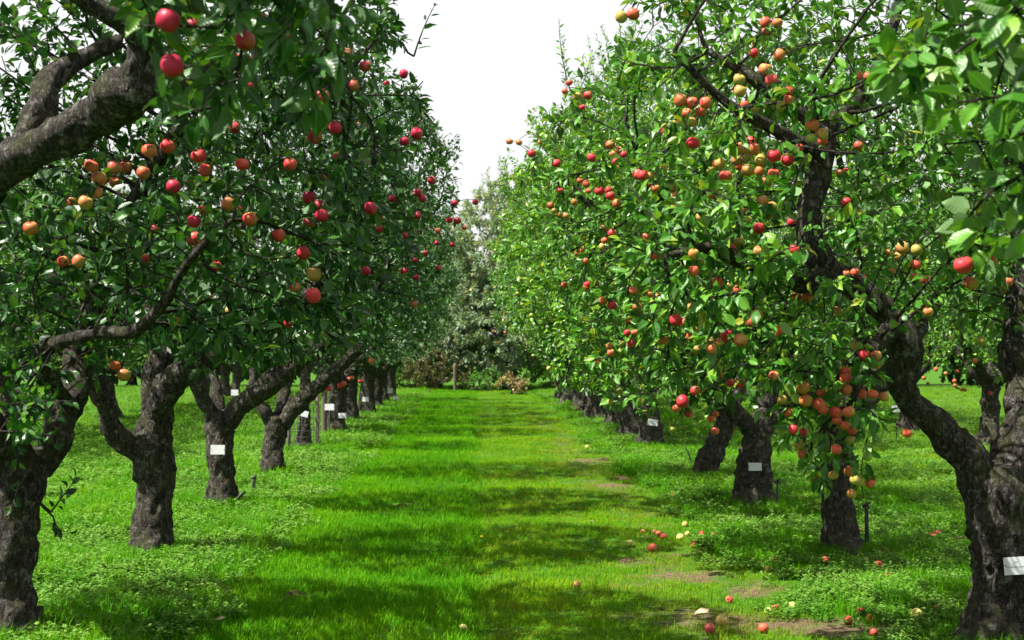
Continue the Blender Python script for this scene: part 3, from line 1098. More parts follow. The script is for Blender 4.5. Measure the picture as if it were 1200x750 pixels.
hero('apple tree with large near leaves overhanging the top right corner, trunk out of picture', GR, 3.15, 4.7, 106,
     [(None, [(0, 0, 0, .2), (0, 0, .6, .17), (.0, .02, 1.2, .16), (-.05, 0, 1.7, .15)]),
      (0, [(-.05, 0, 1.65, .11), (-.5, -.2, 2.3, .08), (-1.0, -.5, 2.9, .06), (-1.4, -.7, 3.2, .035)]),
      (0, [(.0, 0, 1.6, .11), (.5, -.2, 2.4, .08), (.9, -.4, 3.2, .05)]),
      (0, [(.0, 0, 1.6, .10), (.0, .6, 2.6, .08), (-.1, .9, 3.4, .05)])],
     [(1.6, 3.9, 2.75, .75, 1.1, .85, 1.2), (3.5, 4.6, 3.2, 1.7, 1.7, 1.4, 1.0)], 1000, 'mid', rej_R0, leaves_per=8, leaf=(.068, .105), n_shoots=4)


def rej_R1(p):
    if p[0] < 0.55: return True
    if p[0] < 2.15 and p[1] < 8.4:
        return p[2] < 0.98 if p[0] > 1.62 else p[2] < 1.30 + 0.15 * math.sin(p[1] * 5)
    return p[2] < 1.80 + 0.12 * math.sin(p[0] * 5)


hero('big apple tree at the right edge with a grey forked trunk and a white plate', GR, 3.05, 8.3, 107,
     [(None, [(1172, 760, 8.3, .25), (1174, 720, 8.3, .21), (1176, 670, 8.3, .195), (1170, 620, 8.3, .21), (1164, 580, 8.3, .21), (1165, 555, 8.3, .18)]),
      (0, [(1160, 600, 8.3, .14), (1130, 545, 8.25, .13), (1092, 495, 8.2, .10), (1060, 450, 8.15, .095), (1064, 405, 8.1, .115), (1040, 368, 8.05, .085), (985, 330, 8.0, .08), (962, 300, 7.95, .085), (948, 262, 7.95, .075), (962, 205, 8.0, .07), (968, 160, 8.0, .065), (935, 128, 8.0, .06), (880, 90, 8.0, .04), (830, 60, 8.0, .025)]),
      (0, [(1175, 585, 8.3, .15), (1192, 530, 8.4, .14), (1196, 460, 8.5, .13), (1188, 400, 8.6, .11), (1200, 300, 8.7, .08), (1180, 180, 8.8, .06), (1150, 60, 8.8, .04)]),
      (1, [(985, 330, 8.0, .08), (930, 326, 7.8, .07), (880, 310, 7.6, .05), (830, 290, 7.5, .035), (780, 300, 7.4, .02)]),
      (1, [(1050, 385, 8.05, .07), (1035, 395, 7.8, .05), (1015, 420, 7.6, .035), (1000, 470, 7.45, .022)]),
      (1, [(965, 160, 8.0, .06), (1000, 120, 8.2, .05), (1040, 60, 8.4, .04), (1060, -20, 8.5, .03)]),
      (1, [(966, 180, 8.0, .05), (900, 150, 7.8, .04), (840, 110, 7.6, .03), (790, 60, 7.5, .02)])],
     [(2.5, 8.2, 3.25, 1.75, 1.7, 1.5, 1.0), (3.9, 8.6, 3.3, 1.2, 1.5, 1.4, 0.35), (1.45, 7.7, 2.25, .75, 1.0, 1.0, .50), (1.86, 7.5, 1.45, .34, .38, .58, .30)], 3500, 'mid', rej_R1, leaves_per=8.5, n_shoots=14)


def rej_R(p):
    lo = 1.02 if p[0] < 2.3 else 1.35
    return p[2] < lo + 0.2 * math.sin(p[0] * 4 + p[1] * 3) or p[0] < 0.30


hero('apple tree with a short dark trunk behind hanging fruit, a black stake beside it', GR, 3.04, 11.9, 108,
     [(None, [(985, 648, 11.9, .20), (985, 620, 11.9, .165), (982, 580, 11.9, .155), (980, 540, 11.9, .15), (984, 500, 11.9, .15)]),
      (0, [(982, 510, 11.9, .11), (950, 460, 11.7, .10), (905, 400, 11.5, .08), (850, 330, 11.3, .06), (800, 260, 11.2, .045), (750, 190, 11.1, .03)]),
      (0, [(984, 505, 11.9, .11), (1000, 450, 12.0, .09), (1010, 370, 12.1, .07), (1000, 270, 12.2, .05), (980, 160, 12.3, .03)]),
      (0, [(984, 500, 11.9, .1), (1040, 440, 12.1, .08), (1100, 350, 12.3, .06), (1130, 250, 12.4, .04)])],
     [(2.2, 11.7, 3.0, 1.85, 1.8, 1.65, 1.0), (3.7, 12.1, 3.2, 1.2, 1.5, 1.4, .35), (1.5, 11.3, 2.0, .9, 1.2, .95, .40)], 2400, 'mid', rej_R, leaves_per=8, n_shoots=16,
     extra_shoots=[(at(668, 105, 12.0), at(655, 22, 12.0))])

hero('apple tree with a white plate on its wide dark trunk, third along the right row', GR, 3.02, 15.4, 109,
     [(None, [(882, 592, 15.4, .25), (883, 565, 15.4, .20), (886, 535, 15.4, .19), (890, 500, 15.4, .19)]),
      (0, [(888, 515, 15.4, .12), (850, 470, 15.2, .10), (800, 410, 15.0, .08), (740, 320, 14.8, .06), (690, 240, 14.7, .04), (650, 190, 14.6, .025)]),
      (0, [(890, 505, 15.4, .12), (900, 440, 15.5, .1), (890, 350, 15.6, .07), (870, 250, 15.7, .05), (860, 160, 15.8, .03)]),
      (0, [(890, 505, 15.4, .11), (940, 450, 15.6, .09), (980, 370, 15.8, .06), (1000, 280, 15.9, .04)])],
     [(2.0, 15.2, 3.0, 1.85, 1.85, 1.7, 1.0), (3.6, 15.6, 3.2, 1.2, 1.5, 1.4, .35), (1.5, 15.0, 2.0, .9, 1.3, .95, .40)], 2100, 'bright', rej_R, leaves_per=8, n_shoots=18)

hero('apple tree leaning on a slanted dark trunk, fourth along the right row', GR, 3.06, 18.8, 110,
     [(None, [(824, 558, 18.8, .19), (830, 540, 18.8, .165), (842, 512, 18.8, .165), (856, 485, 18.8, .16)]),
      (0, [(852, 492, 18.8, .11), (820, 450, 18.6, .1), (770, 400, 18.4, .08), (710, 320, 18.2, .06), (660, 250, 18.0, .035)]),
      (0, [(856, 485, 18.8, .12), (870, 430, 18.9, .09), (850, 340, 19.0, .07), (820, 250, 19.1, .04)])],
     [(1.95, 18.6, 3.1, 1.85, 1.9, 1.8, 1.0), (3.6, 19.0, 3.2, 1.2, 1.5, 1.4, .35), (1.5, 18.5, 2.0, .9, 1.3, .95, .40)], 1900, 'mid', rej_R, leaves_per=8, n_shoots=22, shoot_len=(.3, 1.0))


# farther trees: five kinds of build, placed as copies that share meshes
def far_proto(seed, top, lean, n_attr, zlow, leaf, shoots):
    r = np.random.default_rng(seed)
    limbs = [(None, [(0, 0, 0, .22), (lean * .1, 0, .35, .18), (lean * .3, .02, .8, .17), (lean * .45, 0, 1.15, .17)])]
    for k in range(4):
        a = k * 1.57 + r.uniform(-.4, .4)
        c, s = math.cos(a), math.sin(a)
        limbs.append((0, [(lean * .42, 0, 1.05, .12), (lean * .4 + c * .4, s * .4, 1.5, .10), (lean * .4 + c * .9, s * .9, 2.1, .075), (lean * .4 + c * 1.3, s * 1.3, 2.9, .045), (c * 1.4, s * 1.4, 3.6, .025)]))
    ells = [(0, 0, (top + zlow) / 2 + .1, 2.45, 2.2, (top - zlow) / 2, 1.0), (0, 0, 2.2, 1.9, 1.9, 1.0, .35)]
    t = grow(seed, limbs, ells, n_attr, lambda p: p[2] < zlow + .25 * math.sin(p[0] * 4 + seed) + .2 * math.sin(p[1] * 3), step=.15, kill=.19, leaves_per=9, leaf=leaf, n_shoots=shoots, shoot_len=(.4, 1.1))
    PROTO.append(dict(t=t, wood=wood_meshes(t, False), twig=t.twigs.mesh('twigs', BARK_TWIG), crown=None))
    return len(PROTO) - 1


for k in range(5):
    far_proto(200 + k, [5.6, 6.0, 5.7, 6.3, 5.3][k], [.25, -.2, .1, .35, -.1][k], 1300, 1.15, (.072, .112), 26)


for k in range(3):                                          # left row: sparser on the outer side
    p = PROTO[k]
    t5 = Tree()
    t5.__dict__.update(p['t'].__dict__)
    q = ~((t5.LP[:, 0] < .8) & (t5.LP[:, 2] > 2.2) & (np.random.default_rng(k).uniform(size=len(t5.LP)) < .66))
    t5.LP, t5.LR, t5.LS, t5.tint = t5.LP[q], t5.LR[q], t5.LS[q], t5.tint[q]
    PROTO.append(dict(t=t5, wood=p['wood'], twig=p['twig'], crown=None))


def put_far(k, x, y, rz, mat, label, group, scale=1.0):
    p = PROTO[k]
    base = base_pt(x, y)
    sc3 = scale if isinstance(scale, tuple) else (scale, scale, scale)
    root = link('apple_tree', None, None, base, (0, 0, rz), sc3)
    tag(root, label, 'apple tree', group)
    TREES.append(dict(root=root, tree=p['t'], base=base, rz=rz, mat=mat, hero=False, proto=p, scale=sc3, y=y))
    return TREES[-1]


ORD = ['fifth', 'sixth', 'seventh', 'eighth', 'ninth', 'tenth', 'eleventh', 'twelfth', 'thirteenth']
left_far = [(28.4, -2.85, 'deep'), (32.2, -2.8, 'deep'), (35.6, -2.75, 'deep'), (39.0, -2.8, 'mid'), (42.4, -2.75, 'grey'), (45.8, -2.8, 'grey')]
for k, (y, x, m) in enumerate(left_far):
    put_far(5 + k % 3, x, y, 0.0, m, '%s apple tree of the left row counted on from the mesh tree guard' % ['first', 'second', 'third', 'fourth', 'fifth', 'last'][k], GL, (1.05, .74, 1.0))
right_far = [(24.5, 3.0, 'mid', 1.10), (27.2, 2.95, 'bright', 1.12), (30.1, 2.9, 'bright', 1.12), (33.7, 2.85, 'bright', 1.12), (36.6, 2.9, 'mid', 1.1), (39.4, 2.9, 'grey', 1.1), (42.6, 2.8, 'grey', 1.1), (46.0, 2.8, 'mid', 1.1)]
for k, (y, x, m, sc) in enumerate(right_far):
    put_far((k * 2 + 1) % 5, x, y, k * 2.1 + 1.0, m, '%s apple tree of the right row, %s' % (
        ORD[k], ['plate on its low leafy trunk', 'whitish sunlit trunk', 'yellow green fruit and a plate', 'bright leaves with green fruit', 'twisted pale trunk', 'greyish crown', 'dark trunk and crown', 'last before the far bushes'][k]), GR, sc)
for side, x in ((-1, -8.6), (1, 9.0)):
    for k in range(9):
        y = (22.5 if side < 0 else 21.5) + k * 3.7
        put_far((k + (side > 0) * 2) % 5, x + .2 * math.sin(k * 2.2), y, k * .9, ['mid', 'bright', 'deep'][k % 3],
                'apple tree of the next orchard row, seen between the %s row trunks' % ('left' if side < 0 else 'right'), 'apple trees of the rows beyond', .95)

# backdrop wood at the end of the alley
def wood_tree(seed, name, label, x, y, top, rx, zlow, mat, n_attr, leaf, trunk_r=.16, group='trees closing the end of the alley', tall=True, cat='tree'):
    base = base_pt(x, y)
    h = top
    limbs = [(None, [(0, 0, 0, trunk_r * 1.3), (.02, 0, h * .15, trunk_r), (.05, .02, h * .35, trunk_r * .75), (0, 0, h * .6, trunk_r * .45), (.05, 0, h * .85, trunk_r * .15)])]
    for k in range(5):
        a = k * 1.26 + seed
        z0 = h * (.16 + .1 * k)
        limbs.append((0, [(0, 0, z0, trunk_r * .5), (math.cos(a) * rx * .4, math.sin(a) * rx * .4, z0 + h * .1, trunk_r * .3), (math.cos(a) * rx * .8, math.sin(a) * rx * .8, z0 + h * .2, trunk_r * .12)]))
    t = grow(seed, limbs, [(0, 0, (zlow + top) / 2, rx, rx, (top - zlow) / 2, 1.0), (0, 0, zlow + (top - zlow) * .3, rx * 1.05, rx * 1.05, (top - zlow) * .3, .5)], n_attr,
             lambda p: p[2] < zlow, step=.22, kill=.26, iters=90, leaves_per=20, leaf=leaf, n_shoots=int(18 * tall), shoot_len=(.4, 1.0), thin_r=.016)
    root = link(name, None, None, base)
    tag(root, label, cat, group)
    TREES.append(dict(root=root, tree=t, base=base, rz=0.0, mat=mat, hero=True, y=y, wood=True))


wood_tree(301, 'willow_tree', 'tall grey green tree closing the middle of the alley', 1.3, 57, 8.6, 2.7, .2, 'grey', 2300, (.15, .22))
wood_tree(302, 'backdrop_tree', 'rounded grey green tree at the alley end behind the wooden post', -1.6, 59, 7.0, 2.6, .2, 'grey', 1800, (.14, .20))
wood_tree(303, 'backdrop_tree', 'grey leaved tree at the alley end behind the last trees of the left row', -5.2, 60, 8.0, 2.9, .3, 'grey', 1100, (.15, .22))
wood_tree(304, 'backdrop_tree', 'dark tree at the alley end behind the last trees of the right row', 5.0, 60, 8.0, 2.9, .1, 'mid', 1500, (.15, .22))
bound = []
for k in range(3):
    wood_tree(310 + k, 'boundary_tree', 'boundary tree glimpsed under the crowns beyond the left rows', -8.6 - 3.3 * k, 61.5 + k * .8, 6.0 + k * .7, 2.5, .1, ['mid', 'deep', 'grey'][k], 700, (.19, .27), group='boundary trees', tall=False)
    bound.append(TREES[-1])
for k, x in enumerate((-18.5, -21.8, -25, -28.4, -31.5, 8.8, 12, 15.2, 18.4, 21.6, 25, 28.4, 31.6)):
    b = bound[(k * 2 + 1) % 3]
    base = base_pt(x, 61.5 + (k % 3) * .9)
    root = link('boundary_tree', None, None, base, (0, 0, k * 1.1))
    tag(root, 'boundary tree glimpsed under the crowns beyond the %s rows' % ('left' if x < 0 else 'right'), 'tree', 'boundary trees')
    b.setdefault('copies', []).append(root)
for nm, lab, x, y, top, rx, m, n_ in (
        ('dry_bush', 'small straw coloured dry bush on the right at the end of the alley', at(600, 455, 52)[0], 52.5, .85, .62, 'straw', 260),
        ('brown_bush', 'brownish hedge bush left of the wooden post', at(500, 450, 54)[0], 55.5, 1.9, 1.1, 'brown', 330),
        ('brown_bush', 'low russet bush just right of the wooden post', at(548, 450, 54)[0], 56.2, 1.5, .7, 'brown', 220),
        ('green_bush', 'low green bush before the tall grey green tree', at(572, 450, 54)[0], 54.6, 1.0, .8, 'mid', 260),
        ('green_bush', 'dark broad bush behind the straw coloured bush', 2.9, 56.0, 2.2, 1.3, 'mid', 520),
        ('green_bush', 'dark bush behind the brownish hedge bush', -3.6, 57.0, 2.4, 1.4, 'mid', 520),
        ('green_bush', 'green bush closing the gap behind the last right trunk', 5.4, 56.5, 2.3, 1.4, 'mid', 521)):
    wood_tree(330 + n_ % 7 + int(x * 3), nm, lab, x, y, top, rx, .08, m, n_, (.08, .13), .03, 'bushes at the end of the alley', False, 'bush')

# ------------------------------------------------------------------ fruit on the trees (photo pixel, width in px, kind)
FRUIT = '''196,25,32,c 227,30,23,c 202,78,29,c 228,83,19,r 308,28,24,r 287,48,28,c 331,43,18,c 286,74,24,r 270,90,18,c 381,20,14,c 363,6,14,c 377,113,20,c 377,138,15,r 393,150,17,c 369,161,18,c
395,183,12,c 340,193,18,r 383,208,12,c 362,232,18,c 375,242,16,c 175,177,22,o 196,172,21,r 233,183,25,r 240,200,16,r 284,193,18,r 107,195,18,o 133,197,18,r 148,196,18,r 168,203,19,o 116,210,20,r 135,214,15,o
113,226,17,o 100,238,18,o 83,238,14,o 203,219,18,c 238,247,12,r 267,240,18,o 282,246,14,o 275,150,14,c 290,103,16,c 36,268,21,o 74,307,15,r 92,307,20,r 227,260,17,c 228,280,19,r 253,272,13,r 182,269,12,c
169,303,13,r 293,257,20,r 280,252,14,o 254,313,15,r 327,276,17,r 362,261,16,c 355,297,19,r 368,322,18,r 346,337,14,r 367,347,20,r 377,253,18,c 338,379,12,c 270,365,13,y 207,375,13,y 252,347,8,c 58,400,13,r
135,429,14,o 145,440,18,o 323,387,7,r 409,64,18,c 428,78,14,c 415,100,15,c 473,87,12,c 453,98,9,c 422,147,10,r 488,157,16,c 474,166,13,c 420,170,10,c 506,212,12,c 490,226,10,c 495,233,11,c 460,233,10,c
434,245,17,c 533,238,8,c 557,237,8,c 597,166,10,o 608,167,9,o 623,180,11,r 633,167,7,o 652,192,11,r 693,185,12,r 721,190,10,r 715,170,13,r 725,176,10,r 667,97,9,r 662,107,8,r 689,112,12,r 682,126,8,r
687,216,9,o 703,224,14,r 690,224,8,o 713,223,9,r 723,239,12,r 656,223,8,r 645,241,10,o 673,237,9,y 742,17,18,o 747,205,14,o 444,255,12,c 444,268,12,c 489,253,14,c 527,258,11,c 536,259,10,c 513,271,8,c
530,287,9,c 512,285,7,c 544,267,6,c 498,297,7,c 514,314,8,c 429,318,13,c 474,319,12,c 487,325,9,c 430,333,7,c 432,363,8,c 485,357,9,c 475,276,8,c 487,305,7,c 398,452,7,r 403,450,7,r 409,444,8,r 413,443,7,r
408,459,7,o 387,464,7,r 423,458,7,r 435,423,8,o 718,273,11,r 709,282,10,o 684,279,7,o 676,298,7,o 681,300,7,o 686,306,7,o 683,294,7,o 728,314,9,y 736,310,8,o 698,332,10,o 661,334,7,o 687,337,6,o 674,330,6,y
743,341,10,r 717,358,12,r 748,360,10,r 691,359,7,g 716,414,10,r 703,424,10,r 739,403,11,r 744,390,9,r 737,377,8,o 607,344,5,g 612,357,5,g 623,370,5,g 642,377,6,g 648,376,5,g 728,403,8,g 727,412,7,g
571,400,4,o 580,404,4,o 592,390,4,r 651,403,5,g 643,432,5,g 625,417,5,g 727,459,7,g 715,472,7,g 663,253,9,y 655,252,8,y 797,118,17,o 811,121,16,o 827,121,15,r 805,133,14,o 799,141,11,o 779,153,13,r 791,155,11,r
812,168,17,r 867,107,17,o 885,127,13,y 718,181,9,r 731,181,9,r 753,206,13,r 759,217,11,r 843,192,16,r 850,207,17,r 863,188,13,o 868,174,15,o 883,175,16,o 875,185,13,o 876,200,16,o 891,188,15,y 835,227,15,o
777,199,11,o 792,230,12,o 787,244,11,r 798,248,12,r 717,274,11,r 757,279,10,r 889,268,16,r 876,260,14,g 857,292,14,o 889,295,14,o 867,283,14,y 649,247,9,y 849,163,9,r 821,255,8,o 813,298,12,y 897,27,15,o
911,27,11,o 897,37,14,o 913,65,15,o 897,82,17,o 886,53,12,y 924,117,12,r 915,125,11,y 1018,90,14,o 1007,90,12,o 952,147,17,o 951,162,14,g 907,183,17,r 907,204,15,o 892,190,14,y 868,186,12,o 936,174,10,r
1006,171,8,r 992,237,8,r 895,235,12,o 905,243,14,o 992,201,9,r 928,261,12,r 931,293,9,r 813,318,14,o 823,307,11,y 841,331,15,o 852,338,14,o 865,340,13,o 809,361,12,o 801,377,11,o 887,370,16,o 880,378,14,o
908,379,12,o 906,390,14,o 868,399,17,r 834,409,14,o 817,410,13,y 809,395,12,o 843,401,11,o 853,403,10,y 843,439,12,r 815,458,13,r 800,471,16,r 807,485,16,r 833,491,9,o 838,505,10,o 907,441,13,r 941,454,19,y
944,470,17,y 917,469,11,y 924,484,10,r 979,484,16,r 995,483,16,r 990,499,12,o 991,457,16,o 991,437,16,o 1013,417,16,r 1027,417,13,r 1000,452,12,o 1023,462,13,o 1036,465,11,o 982,365,13,o 963,461,11,o 934,348,11,r
947,349,11,o 1058,291,17,o 1052,301,11,o 1073,311,14,o 1084,328,13,r 1072,325,10,r 1045,319,9,r 1012,327,9,o 1002,320,11,o 1138,332,27,r 1178,340,12,y 1163,307,14,r 1088,366,13,o 1097,433,16,o 1108,438,15,o
1122,435,16,o 1083,443,14,y 1106,467,16,o 1127,474,11,o 1129,494,15,o 1117,497,11,o 1102,493,13,g 1149,403,12,y 1143,423,8,o 1088,460,8,o 1153,476,9,r 941,533,14,r 941,507,12,r 980,527,14,o 998,505,14,o
997,516,11,y 995,553,14,y 1008,565,12,y 998,579,14,y 955,562,14,o 977,557,10,y 1016,535,11,g 1063,508,13,o 781,519,9,g 745,360,9,r 792,376,17,r 802,378,10,o 775,398,9,o 781,399,9,o 762,345,10,r 768,300,9,r 868,450,12,r'''
fruit = []
for tok in FRUIT.split():
    a, b, c, d = tok.split(',')
    fruit.append((float(a), float(b), float(c), d))
fr_ = np.random.default_rng(55)
for fx, fy, fw, kind in list(fruit):                       # neighbours in the same cluster, half hidden behind
    if fx > 640 and fw >= 9 and fr_.uniform() < .38:
        a = fr_.uniform(0, 6.28)
        fruit.append((fx + math.cos(a) * fw * 1.0, fy + math.sin(a) * fw * .8, fw * .93, fr_.choice([kind, 'o', 'y', 'r'])))

# every leaf and every twig end in world space
all_P, all_T, all_L, tip_P, tip_T = [], [], [], [], []
for ti, T in enumerate(TREES):
    t, sc = T['tree'], np.array(T.get('scale', (1.0, 1.0, 1.0)))
    c, s = math.cos(T['rz']), math.sin(T['rz'])
    M = np.array([[c, -s, 0], [s, c, 0], [0, 0, 1]]) * sc[None, :]
    T['M'] = M
    W = t.LP @ M.T + T['base']
    T['W'] = W
    T['keep'] = np.ones(len(W), bool)
    all_P.append(W); all_T.append(np.full(len(W), ti)); all_L.append(t.LS * sc[0])
    if not T.get('wood'):
        w = t.tips @ M.T + T['base']
        tip_P.append(w); tip_T.append(np.full(len(w), ti))
all_P, all_T, all_L = np.concatenate(all_P), np.concatenate(all_T), np.concatenate(all_L)
tip_P, tip_T = np.concatenate(tip_P), np.concatenate(tip_T)
lx, ly, lz, lok = project(all_P)
tx, ty, tz, tok_ = project(tip_P)
lin = lok & (lx > -60) & (lx < 1260) & (ly > -60) & (ly < 810)
LI = np.nonzero(lin)[0]
lpx = all_L[LI] * F_PX / lz[LI]                       # leaf length in pixels
# coarse depth image: distance of the third leaf met in each cell
CELL = 9
cx = np.clip(((lx[LI] + 63) / CELL).astype(int), 0, 159)
cy = np.clip(((ly[LI] + 63) / CELL).astype(int), 0, 99)
cell = cy * 160 + cx
order = np.lexsort((lz[LI], cell))
cs = cell[order]
first = np.searchsorted(cs, np.arange(16000))
cnt = np.bincount(cs, minlength=16000)
D3 = np.full(16000, 200.0)
zs = lz[LI][order]
for k in range(16000):
    if cnt[k]:
        D3[k] = zs[first[k] + min(2, cnt[k] - 1)]


def ring_mesh_apple(seed, mats):
    r = np.random.default_rng(seed)
    prof = [(0.0, 0.34), (0.10, 0.40), (0.30, 0.47), (0.42, 0.36), (0.50, 0.10), (0.47, -0.14), (0.36, -0.34), (0.20, -0.44), (0.08, -0.42), (0.0, -0.37)]
    n = 12
    sq, ribs, ph = r.uniform(.88, 1.0), r.uniform(.01, .03), r.uniform(0, 6)
    V, T = [], []
    for k, (rr, z) in enumerate(prof):
        for j in range(n):
            a = 2 * math.pi * j / n
            q = rr * (1 + ribs * math.cos(5 * a + ph))
            V.append((q * math.cos(a), q * math.sin(a) * r.uniform(.985, 1.015), z * sq + .02 * math.sin(a + ph) * (rr > .2)))
    for k in range(len(prof) - 1):
        for j in range(n):
            a, b = k * n + j, k * n + (j + 1) % n
            T += [(a, a + n, b + n), (a, b + n, b)]
    s = Soup()
    s.add(V, T, 0)
    tube(s, [(0, 0, .30), (.03, .01, .50), (.08, .02, .68)], [.03, .022, .03], 5, mi=1)
    tube(s, [(0, 0, -.34), (0, 0, -.43)], [.06, .05], 5, mi=1)
    return s.mesh('apple', mats)


APPLE_ME = {k: [ring_mesh_apple(i * 7 + 1, [m, M_STALK]) for i in range(3)] for k, m in APPLE.items()}
apples = []
for fx, fy, fw, kind in fruit:
    d_est = 0.072 * F_PX / fw
    near_ = np.nonzero(tok_ & (np.abs(tx - fx) < 26) & (np.abs(ty - (fy - 8)) < 26))[0]
    if len(near_) == 0:
        near_ = np.nonzero(tok_ & (np.abs(tx - fx) < 60) & (np.abs(ty - fy) < 60))[0]
        if len(near_) == 0:
            continue
    dpx = np.hypot(tx[near_] - fx, ty[near_] - (fy - 8)) * tz[near_] / F_PX      # metres off the ray
    cc = min(max(int((fy + 63) / CELL), 0), 99) * 160 + min(max(int((fx + 63) / CELL), 0), 159)
    vis = D3[cc]
    dz = tz[near_]
    score = (dpx / 0.07) ** 2 + (np.log(dz / d_est) / 0.22) ** 2 + (np.clip(dz - vis, 0, 9) / 0.25) ** 2
    b = near_[int(np.argmin(score))]
    d = tz[b]
    dia = float(np.clip(.95 * fw * d / F_PX, 0.054, 0.080))
    v = CAM_R @ np.array([(fx - 600) / F_PX, -(fy - 375) / F_PX, -1.0])
    p = np.array([0, 0, CAM_Z]) + v * (d - 0.03)
    off = p - tip_P[b]
    lim_ = 0.16 if d < 14 else 0.3
    L_ = np.linalg.norm(off)
    if L_ > lim_:
        p = tip_P[b] + off * lim_ / L_
    ti = int(tip_T[b])
    if TREES[ti]['y'] > 50:
        continue
    apples.append((p, dia, kind, ti, tip_P[b]))

# part the leaves round each apple, as they lie in the tree
AP = np.array([a[0] for a in apples])
ax_, ay_, az_, _ = project(AP)
gone = np.zeros(len(all_P), bool)
rr_ = RNG.uniform(size=len(all_P))
leaf_mid = np.concatenate([T['W'] + (T['tree'].LR[:, :, 1] @ T['M'].T) * T['tree'].LS[:, None] * .5 for T in TREES])
mx_, my_, mz_, _ = project(leaf_mid)
for k, (p, dia, kind, ti, tp) in enumerate(apples):
    rp = dia * .5 * F_PX / az_[k]
    d3 = np.abs(leaf_mid - p).max(1) < .45
    q = np.nonzero(d3)[0]
    inside = np.linalg.norm(leaf_mid[q] - p, axis=1) < dia * .62
    front = (np.hypot(mx_[q] - ax_[k], my_[q] - ay_[k]) < rp * 1.05) & (mz_[q] < az_[k] + .02)
    gone[q[inside | (front & (rr_[q] < .90))]] = True
# pruned gaps: where the photo shows a limb bare, and where sunlight reaches a trunk through the crowns
for path in ([(972, 315, 14, 8.0), (962, 300, 22, 8.0), (950, 262, 28, 8.0), (962, 205, 26, 8.0), (968, 165, 24, 8.0)],
             [(110, 390, 14, 7.7), (160, 386, 16, 7.5), (190, 355, 16, 7.3), (215, 315, 14, 7.2), (245, 280, 12, 7.1)], [(1192, 480, 26, 8.4), (1195, 430, 22, 8.5)],
             [(0, 195, 30, 7.1), (62, 165, 36, 6.9), (128, 122, 34, 6.7), (160, 75, 26, 6.5), (120, 20, 18, 6.4)]):
    for w4 in spline(path, 14.0):
        gone |= (np.hypot(mx_ - w4[0], my_ - w4[1]) < w4[2]) & (mz_ < w4[3] + .05) & (rr_ < .93)
lw = np.concatenate([np.full(len(T['W']), T['base'][0] < 0 and T['base'][1] > 10 and T['base'][0] > -4 and T['hero']) for T in TREES])
gone |= lw & (leaf_mid[:, 0] < -1.6) & (leaf_mid[:, 2] > 2.3) & (rr_ < .70)
SUNV = np.array(to_sun)
for q, rad_ in [(np.array([3.05 + .05 * k, 8.2, .25 + .22 * k]), .30) for k in range(6)] + [(np.array([-2.76, 12.0, .2 + .25 * k]), .22) for k in range(4)] \
        + [(np.array([-2.75, 15.3, .2 + .3 * k]), .20) for k in range(4)] + [(np.array([-2.76, 19.2, .2 + .3 * k]), .18) for k in range(4)] \
        + [(at(a, b, c), .17) for a, b, c in ((960, 220, 7.95), (955, 265, 7.9), (962, 180, 8.0), (60, 160, 6.85), (120, 122, 6.65), (30, 190, 7.0), (150, 90, 6.5), (190, 350, 7.3), (1190, 480, 8.4), (370, 405, 15.1), (85, 440, 8.6))]:
    dv = leaf_mid - q
    al = dv @ SUNV
    gone |= (al > -.05) & (np.linalg.norm(dv - al[:, None] * SUNV, axis=1) < rad_) & (rr_ < .96)
ofs = 0
for T in TREES:
    n_ = len(T['W'])
    if T['hero']:
        T['keep'] &= ~gone[ofs:ofs + n_]
    T['ofs'] = ofs
    ofs += n_

# leaves that show one by one: the frontmost of each small patch of the near trees
big_px = all_L * F_PX / np.maximum(lz, .5)
cand = lin & ~gone & (big_px > 10) & (lx > -10) & (lx < 1210) & (ly > -10) & (ly < 760)
ci_ = np.nonzero(cand)[0]
cell2 = np.clip((my_[ci_] / 7).astype(int), -2, 120) * 400 + np.clip((mx_[ci_] / 7).astype(int), -2, 200)
o2 = np.lexsort((lz[ci_], cell2))
f_ = np.ones(len(o2), bool)
f_[1:] = cell2[o2][1:] != cell2[o2][:-1]
front_leaf = ci_[o2[f_]]
for ti, T in enumerate(TREES):
    T['single'] = np.array([], int)
    if T['hero'] and T['y'] < 13:
        mine = front_leaf[all_T[front_leaf] == ti]
        mine = mine[np.argsort(-big_px[mine])][:270]
        T['single'] = mine - T['ofs']

# the twig each apple hangs from
for p, dia, kind, ti, tp in apples:
    st = p + np.array([0, 0, dia * .42])
    T = TREES[ti]
    if T['hero'] and np.linalg.norm(st - tp) > .02:
        tube(T['tree'].twigs, np.array([tp, (st + tp) / 2 + np.array([0, 0, .01]), st]) - T['base'], [.0035, .003, .0022], 4)

